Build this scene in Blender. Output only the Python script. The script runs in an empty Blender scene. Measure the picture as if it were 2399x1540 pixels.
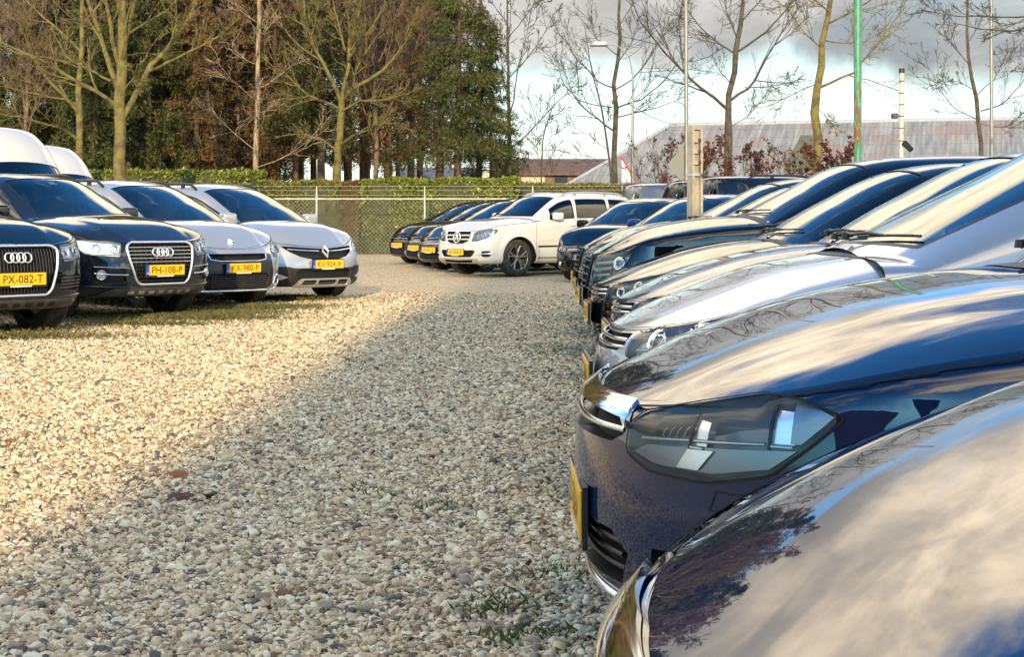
import bpy, math, random
import numpy as np
from mathutils import Vector, Matrix
from mathutils.geometry import delaunay_2d_cdt

# ------------------------------------------------------------------ camera, sky, sun, exposure
SC = bpy.context.scene
COL = SC.collection
HCAM = 1.05          # eye height
FPX = 3700.0         # focal length in pixels of a 2399 px wide frame
HOR = 523.0          # horizon row in that frame
cam_d = bpy.data.cameras.new('camera'); cam = bpy.data.objects.new('camera', cam_d); COL.objects.link(cam)
cam.location = (0, 0, HCAM); cam.rotation_euler = (math.radians(90), 0, 0)
cam_d.sensor_width = 36.0; cam_d.lens = 36.0 * FPX / 2399.0
cam_d.shift_y = -(770.0 - HOR) / 2399.0
cam_d.clip_start = 0.05; cam_d.clip_end = 3000
cam_d.dof.use_dof = False
SC.camera = cam
SUN_EL = math.radians(13.0)
SUN_TO = Vector((-0.035 * math.cos(SUN_EL), -math.cos(SUN_EL), math.sin(SUN_EL))).normalized()
sun_d = bpy.data.lights.new('sun', 'SUN'); sun = bpy.data.objects.new('sun', sun_d); COL.objects.link(sun)
sun_d.energy = 2.05; sun_d.angle = math.radians(0.6); sun_d.color = (1.0, 0.78, 0.46)
sun.rotation_euler = (-SUN_TO).to_track_quat('-Z', 'Y').to_euler()
SC.view_settings.view_transform = 'Standard'; SC.view_settings.look = 'None'
SC.view_settings.gamma = 1.0; SC.view_settings.use_curve_mapping = False
SC.view_settings.exposure = 1.5
SC.render.engine = 'CYCLES'
SC.cycles.use_denoising = True
SC.cycles.max_bounces = 8; SC.cycles.transparent_max_bounces = 16; SC.cycles.glossy_bounces = 4
SC.cycles.sample_clamp_indirect = 6.0

class NT:
    """tiny helper to wire shader nodes"""
    def __init__(s, tree): s.t = tree; s.n = tree.nodes; s.l = tree.links
    def node(s, typ, **kw):
        nd = s.n.new(typ)
        for k, v in kw.items():
            if k == 'ins':
                for a, b in v.items(): s.put(nd.inputs[a], b)
            else: setattr(nd, k, v)
        return nd
    def put(s, sock, v):
        if isinstance(v, bpy.types.NodeSocket): s.l.new(v, sock)
        else: sock.default_value = v
    def m(s, op, a, b=0.0, c=None, clamp=False):
        nd = s.n.new('ShaderNodeMath'); nd.operation = op; nd.use_clamp = clamp
        s.put(nd.inputs[0], a); s.put(nd.inputs[1], b)
        if c is not None: s.put(nd.inputs[2], c)
        return nd.outputs[0]
    def mr(s, v, a, b, c=0.0, d=1.0, smooth=True):
        nd = s.n.new('ShaderNodeMapRange'); nd.interpolation_type = 'SMOOTHSTEP' if smooth else 'LINEAR'
        s.put(nd.inputs[0], v); s.put(nd.inputs[1], a); s.put(nd.inputs[2], b); s.put(nd.inputs[3], c); s.put(nd.inputs[4], d)
        return nd.outputs[0]
    def mix(s, f, a, b, blend='MIX'):
        nd = s.n.new('ShaderNodeMix'); nd.data_type = 'RGBA'; nd.blend_type = blend
        s.put(nd.inputs[0], f)
        for sk, v in ((nd.inputs[6], a), (nd.inputs[7], b)):
            if isinstance(v, (tuple, list)) and len(v) == 3: v = (*v, 1)
            s.put(sk, v)
        return nd.outputs[2]
    def noise(s, vec, scale, detail=4, rough=0.5, dist=0.0, w=None):
        nd = s.n.new('ShaderNodeTexNoise')
        if vec is not None: s.l.new(vec, nd.inputs['Vector'])
        nd.inputs['Scale'].default_value = scale; nd.inputs['Detail'].default_value = detail
        nd.inputs['Roughness'].default_value = rough; nd.inputs['Distortion'].default_value = dist
        return nd.outputs[0]
    def ramp(s, f, stops, const=False):
        nd = s.n.new('ShaderNodeValToRGB'); cr = nd.color_ramp
        if const: cr.interpolation = 'CONSTANT'
        while len(cr.elements) < len(stops): cr.elements.new(0.5)
        for e, (p, c) in zip(cr.elements, stops): e.position = p; e.color = (*c, 1)
        s.put(nd.inputs[0], f); return nd.outputs[0]

def build_world():
    w = bpy.data.worlds.new("World"); SC.world = w; w.use_nodes = True
    t = NT(w.node_tree); t.n.clear()
    out = t.node('ShaderNodeOutputWorld'); bg = t.node('ShaderNodeBackground'); t.l.new(bg.outputs[0], out.inputs[0])
    sky = t.node('ShaderNodeTexSky', sky_type='NISHITA', sun_disc=False)
    sky.sun_elevation = SUN_EL; sky.sun_rotation = math.atan2(SUN_TO.x, SUN_TO.y)
    sky.air_density = 1.0; sky.dust_density = 0.6; sky.ozone_density = 2.5
    tc = t.node('ShaderNodeTexCoord'); d = tc.outputs['Generated']
    sx = t.node('ShaderNodeSeparateXYZ'); t.l.new(d, sx.inputs[0])
    x, y, z = sx.outputs
    skyc = t.mix(1.0, sky.outputs[0], (0.30, 0.74, 1.04), 'MULTIPLY')
    # cloud layer, projected on a flat deck
    zz = t.m('ADD', t.m('MAXIMUM', z, 0.0), 0.16)
    cv = t.node('ShaderNodeCombineXYZ'); t.l.new(t.m('DIVIDE', x, zz), cv.inputs[0]); t.l.new(t.m('DIVIDE', y, zz), cv.inputs[1])
    n1 = t.noise(cv.outputs[0], 0.85, 9, 0.56, 0.5)
    n2 = t.noise(cv.outputs[0], 2.1, 8, 0.6, 0.4)
    n3 = t.noise(d, 9.0, 6, 0.55, 0.3)
    front = t.mr(y, -0.55, 0.45)
    thr = t.m('ADD', t.m('SUBTRACT', 0.49, t.m('MULTIPLY', front, 0.12)), t.m('MULTIPLY', t.mr(z, 0.38, 0.62), t.m('MULTIPLY', front, 0.16)))
    mask = t.mr(n1, thr, t.m('ADD', thr, 0.14))
    # the clear bright strip above the horizon ahead; its edge is ragged
    edge = t.m('ADD', t.m('ADD', 0.055, t.m('MULTIPLY', n3, 0.07)), t.m('MULTIPLY', x, -0.02))
    mask = t.m('MULTIPLY', mask, t.mr(z, edge, t.m('ADD', edge, 0.022)))
    ahead = t.mr(z, 0.30, 0.10)
    deck = t.m('MULTIPLY', t.m('MULTIPLY', t.mr(z, edge, t.m('ADD', edge, 0.02)), ahead), front)
    mask = t.m('MAXIMUM', mask, t.m('MULTIPLY', deck, 0.97))
    f2 = t.mr(t.m('ADD', t.m('MULTIPLY', n2, 0.6), t.m('MULTIPLY', n3, 0.4)), 0.40, 0.62)
    cc = t.mix(f2, (6.0, 5.1, 3.8), (12.8, 10.4, 7.1))
    lowc = t.mix(f2, (0.86, 0.93, 0.98), (1.55, 1.49, 1.38))
    cc = t.mix(t.m('MULTIPLY', t.mr(z, 0.42, 0.14), front), cc, lowc)
    puff = t.m('MULTIPLY', t.mr(t.noise(d, 5.0, 7, 0.6, 0.5), 0.52, 0.62), t.mr(z, 0.05, 0.11))
    cc = t.mix(t.m('MULTIPLY', t.m('MULTIPLY', puff, front), t.mr(z, 0.3, 0.2, 0.0, 0.6)), cc, (2.0, 1.94, 1.84))
    band = t.mix(t.mr(z, 0.0, 0.085), (3.1, 3.15, 2.65), (2.45, 3.1, 2.9))
    base = t.mix(t.m('MULTIPLY', t.mr(z, 0.22, 0.08), front), skyc, band)
    col = t.mix(mask, base, cc)
    t.l.new(col, bg.inputs[0]); bg.inputs[1].default_value = 0.15
build_world()

# ------------------------------------------------------------------ scene bookkeeping
def tag(o, label=None, cat=None, group=None, kind=None):
    if label: o['label'] = label
    if cat: o['category'] = cat
    if group: o['group'] = group
    if kind: o['kind'] = kind
    return o
def thing(name, loc, rz=0.0, label=None, cat=None, group=None):
    o = bpy.data.objects.new(name, None); COL.objects.link(o)
    o.location = loc; o.rotation_euler = (0, 0, rz); o.empty_display_size = 0.2
    return tag(o, label, cat, group)
def copy_tree(o, parent=None):
    c = o.copy(); COL.objects.link(c); c.parent = parent
    for ch in list(o.children): copy_tree(ch, c)
    return c
def wx(xd, Y): return (xd - 1200.0) * Y / FPX
def wz(yd, Y): return HCAM + (HOR - yd) * Y / FPX
def W3(xd, yd, Y): return (wx(xd, Y), Y, wz(yd, Y))

class MB:
    """collects pieces, builds ONE mesh object; every loop gets an explicit normal"""
    def __init__(s): s.V = []; s.F = []; s.M = []; s.N = []; s.nv = 0; s.mats = []
    def mi(s, mat):
        if mat not in s.mats: s.mats.append(mat)
        return s.mats.index(mat)
    def add(s, V, F, mat, N=None, smooth=True):
        V = np.asarray(V, float).reshape(-1, 3); k = s.mi(mat)
        fl = [list(f) for f in F]
        if N is None and smooth:
            N = np.zeros_like(V)
            for f in fl:
                a, b, c = V[f[0]], V[f[1]], V[f[-1]]
                n = np.cross(b - a, c - a)
                for i in f: N[i] += n
            N /= (np.linalg.norm(N, axis=1)[:, None] + 1e-12)
        elif N is not None:
            N = np.asarray(N, float); g = []
            for f in fl:
                n = np.cross(V[f[1]] - V[f[0]], V[f[-1]] - V[f[0]])
                if len(f) > 3: n = n + np.cross(V[f[2]] - V[f[1]], V[f[3]] - V[f[2]])
                g.append(f[::-1] if np.dot(n, N[f].sum(0)) < 0 else f)
            fl = g
        s.V.append(V)
        for f in fl:
            s.F.append([i + s.nv for i in f]); s.M.append(k)
            if N is None:
                n = np.cross(V[f[1]] - V[f[0]], V[f[-1]] - V[f[0]]); n = n / (np.linalg.norm(n) + 1e-12)
                s.N += [n] * len(f)
            else: s.N += [N[i] for i in f]
        s.nv += len(V)
    def box(s, c, size, mat, rot=None, bev=0.0):
        sx, sy, sz = [q / 2 for q in size]
        if bev <= 0:
            P = np.array([(i * sx, j * sy, k * sz) for k in (-1, 1) for j in (-1, 1) for i in (-1, 1)], float)
            F = [(0, 2, 3, 1), (4, 5, 7, 6), (0, 1, 5, 4), (2, 6, 7, 3), (0, 4, 6, 2), (1, 3, 7, 5)]
            sm = False
        else:
            P, F = superbox(sx, sy, sz, bev); sm = True
        if rot is not None: P = P @ np.array(rot.to_3x3()).T
        s.add(P + np.array(c), F, mat, smooth=sm)
    def tube(s, pts, r, mat, n=8, caps=True, flat=1.0, up=None):
        pts = np.asarray(pts, float); m = len(pts)
        r = np.full(m, r) if np.isscalar(r) else np.asarray(r, float)
        T = np.gradient(pts, axis=0); T /= (np.linalg.norm(T, axis=1)[:, None] + 1e-12)
        u0 = np.array(up if up is not None else ((0, 0, 1) if abs(T[0][2]) < 0.9 else (1, 0, 0)), float)
        V = []; NN = []
        ang = np.arange(n) * 2 * math.pi / n
        for i in range(m):
            A = np.cross(T[i], u0); A /= (np.linalg.norm(A) + 1e-12); B = np.cross(A, T[i])
            if up is None: u0 = B
            for q in ang:
                dd = math.cos(q) * A + math.sin(q) * B * flat
                V.append(pts[i] + r[i] * dd); NN.append(dd)
        F = []
        for i in range(m - 1):
            for j in range(n):
                a = i * n + j; b = i * n + (j + 1) % n
                F.append((a, b, b + n, a + n))
        NN = np.array(NN); NN /= np.linalg.norm(NN, axis=1)[:, None] + 1e-12
        s.add(V, F, mat, N=NN)
        if caps:
            for i, sg in ((0, -1), (m - 1, 1)):
                P = V[i * n:(i + 1) * n]; F1 = [list(range(n))] if sg > 0 else [list(range(n))[::-1]]
                s.add(P, F1, mat, smooth=False)
    def lathe(s, prof, mat, M=None, n=32, close=False, smooth=True):
        """prof: (radius, h) pairs; axis = local z"""
        V = []; F = []
        m = len(prof)
        for (r, h) in prof:
            for j in range(n):
                q = 2 * math.pi * j / n; V.append((r * math.cos(q), r * math.sin(q), h))
        for i in range(m - 1 if not close else m):
            for j in range(n):
                a = i * n + j; b = i * n + (j + 1) % n; i2 = (i + 1) % m
                F.append((a, b, i2 * n + (j + 1) % n, i2 * n + j))
        V = np.array(V)
        if M is not None: V = np.array([M @ Vector(v) for v in V])
        if smooth:  # keep hard turns hard: split where profile turns sharply
            s.add(V, F, mat, smooth=True)
        else: s.add(V, F, mat, smooth=False)
    def build(s, name, parent=None):
        me = bpy.data.meshes.new(name)
        V = np.concatenate(s.V) if s.V else np.zeros((0, 3))
        me.from_pydata([tuple(v) for v in V.tolist()], [], s.F)
        for m in s.mats: me.materials.append(m)
        if s.F:
            me.polygons.foreach_set('material_index', s.M)
            me.polygons.foreach_set('use_smooth', [True] * len(s.F))
            me.update()
            me.normals_split_custom_set([tuple(n) for n in s.N])
        o = bpy.data.objects.new(name, me); COL.objects.link(o)
        if parent is not None: o.parent = parent
        return o

def superbox(sx, sy, sz, bev, n=6):
    """rounded box: sphere grid squashed to box with rounded corners"""
    V = []; F = []
    nu, nv = 4 * n, 2 * n
    for j in range(nv + 1):
        ph = -math.pi / 2 + math.pi * j / nv
        for i in range(nu):
            th = 2 * math.pi * i / nu
            d = (math.cos(ph) * math.cos(th), math.cos(ph) * math.sin(th), math.sin(ph))
            p = [np.sign(c) * (abs(c) ** 0.45) for c in d]
            mx = 1.0
            V.append((p[0] * sx, p[1] * sy, p[2] * sz))
    for j in range(nv):
        for i in range(nu):
            a = j * nu + i; b = j * nu + (i + 1) % nu
            F.append((a, b, b + nu, a + nu))
    return np.array(V), F

# ------------------------------------------------------------------ materials
def mat(name, base=(0.5, 0.5, 0.5), rough=0.5, metal=0.0, spec=0.5, coat=0.0, coat_r=0.03, emit=None):
    m = bpy.data.materials.new(name); m.use_nodes = True
    b = m.node_tree.nodes['Principled BSDF']
    b.inputs['Base Color'].default_value = (*base, 1); b.inputs['Roughness'].default_value = rough
    b.inputs['Metallic'].default_value = metal; b.inputs['Specular IOR Level'].default_value = spec
    b.inputs['Coat Weight'].default_value = coat; b.inputs['Coat Roughness'].default_value = coat_r
    if emit: b.inputs['Emission Color'].default_value = (*emit, 1); b.inputs['Emission Strength'].default_value = 1
    return m
def mnodes(m): return NT(m.node_tree), m.node_tree.nodes['Principled BSDF']
def vary(m, c1, c2, scale=3.0, detail=5, lo=0.35, hi=0.65, bump=0.0, bscale=None, coord='Object', stretch=None, bd=0.02):
    t, b = mnodes(m)
    tc = t.node('ShaderNodeTexCoord'); v = tc.outputs[coord]
    if stretch:
        mp = t.node('ShaderNodeMapping'); mp.inputs['Scale'].default_value = stretch; t.l.new(v, mp.inputs[0]); v = mp.outputs[0]
    n = t.noise(v, scale, detail, 0.6)
    t.l.new(t.mix(t.mr(n, lo, hi), c1, c2), b.inputs['Base Color'])
    if bump:
        bp = t.node('ShaderNodeBump'); bp.inputs['Strength'].default_value = bump; bp.inputs['Distance'].default_value = bd
        t.l.new(t.noise(v, bscale or scale * 4, 5, 0.65), bp.inputs['Height']); t.l.new(bp.outputs[0], b.inputs['Normal'])
    return m
_paints = {}
def paint(name, col, metal=0.0, flake=0.0, rough=0.35):
    """car lacquer: coloured base, glossy clear coat, faint dust film"""
    m = mat(name, col, rough, metal, 0.0, 1.0, 0.02)
    t, b = mnodes(m)
    tc = t.node('ShaderNodeTexCoord')
    n = t.noise(tc.outputs['Object'], 5.0, 6, 0.65)
    n2 = t.noise(tc.outputs['Object'], 60.0, 3, 0.6)
    dust = t.m('MULTIPLY', t.mr(n, 0.35, 0.8), 0.012)
    t.l.new(t.mix(dust, (*col, 1), (0.35, 0.32, 0.27)), b.inputs['Base Color'])
    t.l.new(t.m('ADD', 0.008, t.m('ADD', t.m('MULTIPLY', t.mr(t.m('MULTIPLY', n, n2), 0.18, 0.45), 0.035), t.m('MULTIPLY', t.mr(t.noise(tc.outputs['Object'], 240.0, 2, 0.5), 0.66, 0.72), 0.04))), b.inputs['Coat Roughness'])
    b.inputs['Coat IOR'].default_value = 1.58
    return m
def glassy(name, tint, ior=1.7, transp=1.0):
    m = bpy.data.materials.new(name); m.use_nodes = True; t = NT(m.node_tree); t.n.clear()
    o = t.node('ShaderNodeOutputMaterial'); mx = t.node('ShaderNodeMixShader')
    tr = t.node('ShaderNodeBsdfTransparent'); tr.inputs[0].default_value = (*tint, 1)
    gl = t.node('ShaderNodeBsdfGlossy'); gl.inputs['Roughness'].default_value = 0.015; gl.inputs[0].default_value = (0.95, 1.0, 1.0, 1)
    fr = t.node('ShaderNodeFresnel'); fr.inputs[0].default_value = ior
    t.l.new(fr.outputs[0], mx.inputs[0]); t.l.new(tr.outputs[0], mx.inputs[1]); t.l.new(gl.outputs[0], mx.inputs[2])
    t.l.new(mx.outputs[0], o.inputs[0]); return m
M = {}
M['glass'] = glassy('car_glass', (0.72, 0.84, 0.82), 1.85)
M['privacy'] = glassy('dark_glass', (0.06, 0.07, 0.07), 1.6)
M['lamp_glass'] = glassy('lamp_glass', (0.95, 0.96, 0.96), 1.3)
M['black'] = mat('black_plastic', (0.012, 0.012, 0.013), 0.45)
M['grille'] = mat('grille_black', (0.006, 0.006, 0.007), 0.3)
M['gap'] = mat('shut_gap', (0.003, 0.003, 0.003), 0.8)
M['trim'] = vary(mat('grey_plastic', (0.06, 0.06, 0.06), 0.6), (0.045, 0.045, 0.045), (0.08, 0.078, 0.07), 8)
M['badge'] = mat('badge_silver', (0.88, 0.88, 0.88), 0.28, 0.9)
M['chrome'] = mat('chrome', (0.86, 0.87, 0.88), 0.06, 1.0)
M['satin'] = mat('satin_silver', (0.62, 0.62, 0.60), 0.3, 0.8)
M['tyre'] = vary(mat('tyre_rubber', (0.02, 0.02, 0.02), 0.8), (0.014, 0.014, 0.014), (0.05, 0.045, 0.035), 9)
M['rim'] = mat('alloy', (0.55, 0.55, 0.56), 0.28, 0.9)
M['rimgrey'] = mat('alloy_grey', (0.30, 0.30, 0.30), 0.35, 0.8)
M['rimdark'] = mat('alloy_dark', (0.06, 0.06, 0.065), 0.35, 0.6)
M['reflector'] = mat('lamp_reflector', (0.85, 0.85, 0.86), 0.32, 0.85)
M['lampbright'] = mat('lamp_bright_housing', (0.85, 0.86, 0.88), 0.35, 0.0)
M['lampdark'] = mat('lamp_dark_housing', (0.22, 0.225, 0.23), 0.4, 0.1, 0.5, 0.2)
M['lampgrey'] = mat('lamp_grey_housing', (0.28, 0.29, 0.31), 0.25, 0.5)
M['amber'] = mat('amber_lamp', (0.75, 0.22, 0.02), 0.2)
M['red'] = mat('tail_red', (0.16, 0.008, 0.006), 0.15, 0, 0.5, 0.6)
M['seat'] = mat('seat_cloth', (0.14, 0.14, 0.145), 0.85)
M['inner'] = mat('cabin_dark', (0.05, 0.05, 0.052), 0.75)
M['plate'] = mat('plate_yellow', (0.95, 0.50, 0.01), 0.35)
M['plateblue'] = mat('plate_blue', (0.02, 0.10, 0.50), 0.35)
M['plateblack'] = mat('plate_characters', (0.01, 0.01, 0.01), 0.5)
M['paper'] = mat('white_paper', (0.75, 0.75, 0.72), 0.7)
M['blueoval'] = mat('badge_blue', (0.01, 0.03, 0.2), 0.3, 0, 0.5, 0.5)
P_ = {}
P_['navy'] = paint('paint_navy', (0.002, 0.013, 0.048), 0.0)
P_['blue'] = paint('paint_deep_blue', (0.002, 0.022, 0.11), 0.0)
P_['black'] = paint('paint_black', (0.003, 0.0035, 0.005), 0.0)
P_['anthracite'] = paint('paint_anthracite', (0.010, 0.014, 0.022), 0.1)
P_['silver'] = paint('paint_silver', (0.40, 0.40, 0.40), 0.5, rough=0.3)
P_['silverblue'] = paint('paint_pale_silver', (0.42, 0.425, 0.43), 0.4, rough=0.3)
P_['grey'] = paint('paint_mid_grey', (0.13, 0.135, 0.15), 0.5)
P_['white'] = paint('paint_white', (0.58, 0.56, 0.52), 0.0, rough=0.4)
P_['purple'] = paint('paint_brown_black', (0.008, 0.007, 0.01), 0.0)
# ------------------------------------------------------------------ splines and domain meshing
class Spl:
    """natural cubic spline through points"""
    def __init__(s, pts):
        p = np.array(sorted(pts), float); s.x = p[:, 0]; s.y = p[:, 1]; n = len(p)
        if n < 3: s.m = None; return
        h = np.diff(s.x); A = np.zeros((n, n)); r = np.zeros(n); A[0, 0] = A[-1, -1] = 1
        for i in range(1, n - 1):
            A[i, i - 1] = h[i - 1]; A[i, i] = 2 * (h[i - 1] + h[i]); A[i, i + 1] = h[i]
            r[i] = 6 * ((s.y[i + 1] - s.y[i]) / h[i] - (s.y[i] - s.y[i - 1]) / h[i - 1])
        s.m = np.linalg.solve(A, r)
    def __call__(s, q):
        q = np.asarray(q, float); c = np.clip(q, s.x[0], s.x[-1])
        if s.m is None: return np.interp(c, s.x, s.y)
        i = np.clip(np.searchsorted(s.x, c) - 1, 0, len(s.x) - 2)
        h = s.x[i + 1] - s.x[i]; a = (s.x[i + 1] - c) / h; b = (c - s.x[i]) / h
        return a * s.y[i] + b * s.y[i + 1] + ((a ** 3 - a) * s.m[i] + (b ** 3 - b) * s.m[i + 1]) * h * h / 6
class Pch:
    """shape-keeping cubic (no overshoot)"""
    def __init__(s, pts):
        p = np.array(sorted(pts), float); s.x = p[:, 0]; s.y = p[:, 1]
        h = np.diff(s.x); dl = np.diff(s.y) / h; n = len(s.x); d = np.zeros(n)
        for i in range(1, n - 1):
            if dl[i - 1] * dl[i] > 0:
                w1 = 2 * h[i] + h[i - 1]; w2 = h[i] + 2 * h[i - 1]
                d[i] = (w1 + w2) / (w1 / dl[i - 1] + w2 / dl[i])
        d[0] = dl[0]; d[-1] = dl[-1]; s.d = d
    def __call__(s, q):
        q = np.asarray(q, float); c = np.clip(q, s.x[0], s.x[-1])
        i = np.clip(np.searchsorted(s.x, c) - 1, 0, len(s.x) - 2)
        h = s.x[i + 1] - s.x[i]; t = (c - s.x[i]) / h
        return ((2 * t**3 - 3 * t**2 + 1) * s.y[i] + (t**3 - 2 * t**2 + t) * h * s.d[i]
                + (-2 * t**3 + 3 * t**2) * s.y[i + 1] + (t**3 - t**2) * h * s.d[i + 1])
def smooth(x, a, b):
    t = np.clip((np.asarray(x, float) - a) / (b - a), 0, 1); return t * t * (3 - 2 * t)
def inside(P, poly):
    x, y = P[:, 0], P[:, 1]; px, py = poly[:, 0], poly[:, 1]; r = np.zeros(len(P), bool)
    for i in range(len(poly)):
        j = i - 1
        c = ((py[i] > y) != (py[j] > y))
        with np.errstate(divide='ignore', invalid='ignore'):
            xx = (px[j] - px[i]) * (y - py[i]) / (py[j] - py[i]) + px[i]
        r ^= c & (x < xx)
    return r
def dens(poly, sp, closed=True):
    poly = np.asarray(poly, float); out = []
    n = len(poly)
    for i in range(n if closed else n - 1):
        a = poly[i]; b = poly[(i + 1) % n]; k = max(1, int(math.ceil(np.linalg.norm(b - a) / sp)))
        for j in range(k): out.append(a + (b - a) * j / k)
    if not closed: out.append(poly[-1])
    return np.array(out)
def roundpoly(poly, r, n=5):
    poly = np.asarray(poly, float); out = []; m = len(poly)
    for i in range(m):
        p, a, b = poly[i], poly[i - 1], poly[(i + 1) % m]
        da, db = a - p, b - p; la, lb = np.linalg.norm(da), np.linalg.norm(db); q = min(r, la * 0.45, lb * 0.45)
        A = p + da / la * q; B = p + db / lb * q
        for k in range(n + 1):
            t = k / n; out.append((1 - t)**2 * A + 2 * t * (1 - t) * p + t * t * B)
    return np.array(out)
def circ(a, z, r, n=24, rz=None):
    return np.array([(a + r * math.cos(q), z + (rz or r) * math.sin(q)) for q in np.arange(n) * 2 * math.pi / n])
def trimesh(outer, holes=(), sp=0.04):
    loops = [dens(outer, sp)] + [dens(h, sp) for h in holes]
    B = np.concatenate(loops); E = []; k = 0
    for l in loops:
        n = len(l); E += [(k + i, k + (i + 1) % n) for i in range(n)]; k += n
    lo, hi = loops[0].min(0), loops[0].max(0)
    gx = np.arange(lo[0] + sp * 0.5, hi[0], sp); gy = np.arange(lo[1] + sp * 0.43, hi[1], sp * 0.87)
    X, Y = np.meshgrid(gx, gy); X[1::2] += sp * 0.5
    G = np.stack([X.ravel(), Y.ravel()], 1)
    ok = inside(G, loops[0])
    for l in loops[1:]: ok &= ~inside(G, l)
    G = G[ok]
    if len(G):
        dm = np.full(len(G), 9.0)
        for c in range(0, len(B), 200):
            d = np.linalg.norm(G[:, None, :] - B[None, c:c + 200, :], axis=2).min(1); dm = np.minimum(dm, d)
        G = G[dm > sp * 0.45]
    P = np.concatenate([B, G]) if len(G) else B
    r = delaunay_2d_cdt([Vector(p) for p in P.tolist()], E, [], 0, 1e-7)
    Q = np.array([(v[0], v[1]) for v in r[0]]); T = np.array([list(f) for f in r[2]], int)
    cen = Q[T].mean(1); ok = inside(cen, loops[0])
    for l in loops[1:]: ok &= ~inside(cen, l)
    return Q, T[ok], loops
def surf_add(mb, fn, nf, outer, mt, holes=(), sp=0.04, off=0.0, wall=0.0, wallmat=None, sc=1.0):
    """triangulate a region of the 2D domain and lift it on the surface fn; sc scales the 2nd coordinate for even spacing"""
    S = np.array([1.0, sc])
    Q, T, loops = trimesh(np.asarray(outer) * S, [np.asarray(h) * S for h in holes], sp)
    Q = Q / S
    Nn = nf(Q[:, 0], Q[:, 1]); V = fn(Q[:, 0], Q[:, 1]) + Nn * off
    g = np.cross(V[T[:, 1]] - V[T[:, 0]], V[T[:, 2]] - V[T[:, 0]])
    fl = (g * Nn[T].mean(1)).sum(1) < 0
    T = T.copy(); T[fl] = T[fl][:, ::-1]
    mb.add(V, T.tolist(), mt, N=Nn)
    if wall:
        for l in loops:
            l = l / S; n = len(l)
            N1 = nf(l[:, 0], l[:, 1]); P1 = fn(l[:, 0], l[:, 1]) + N1 * off; P2 = P1 + N1 * wall
            mb.add(np.concatenate([P1, P2]), [(i, (i + 1) % n, n + (i + 1) % n, n + i) for i in range(n)], wallmat or mt, smooth=True)

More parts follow.
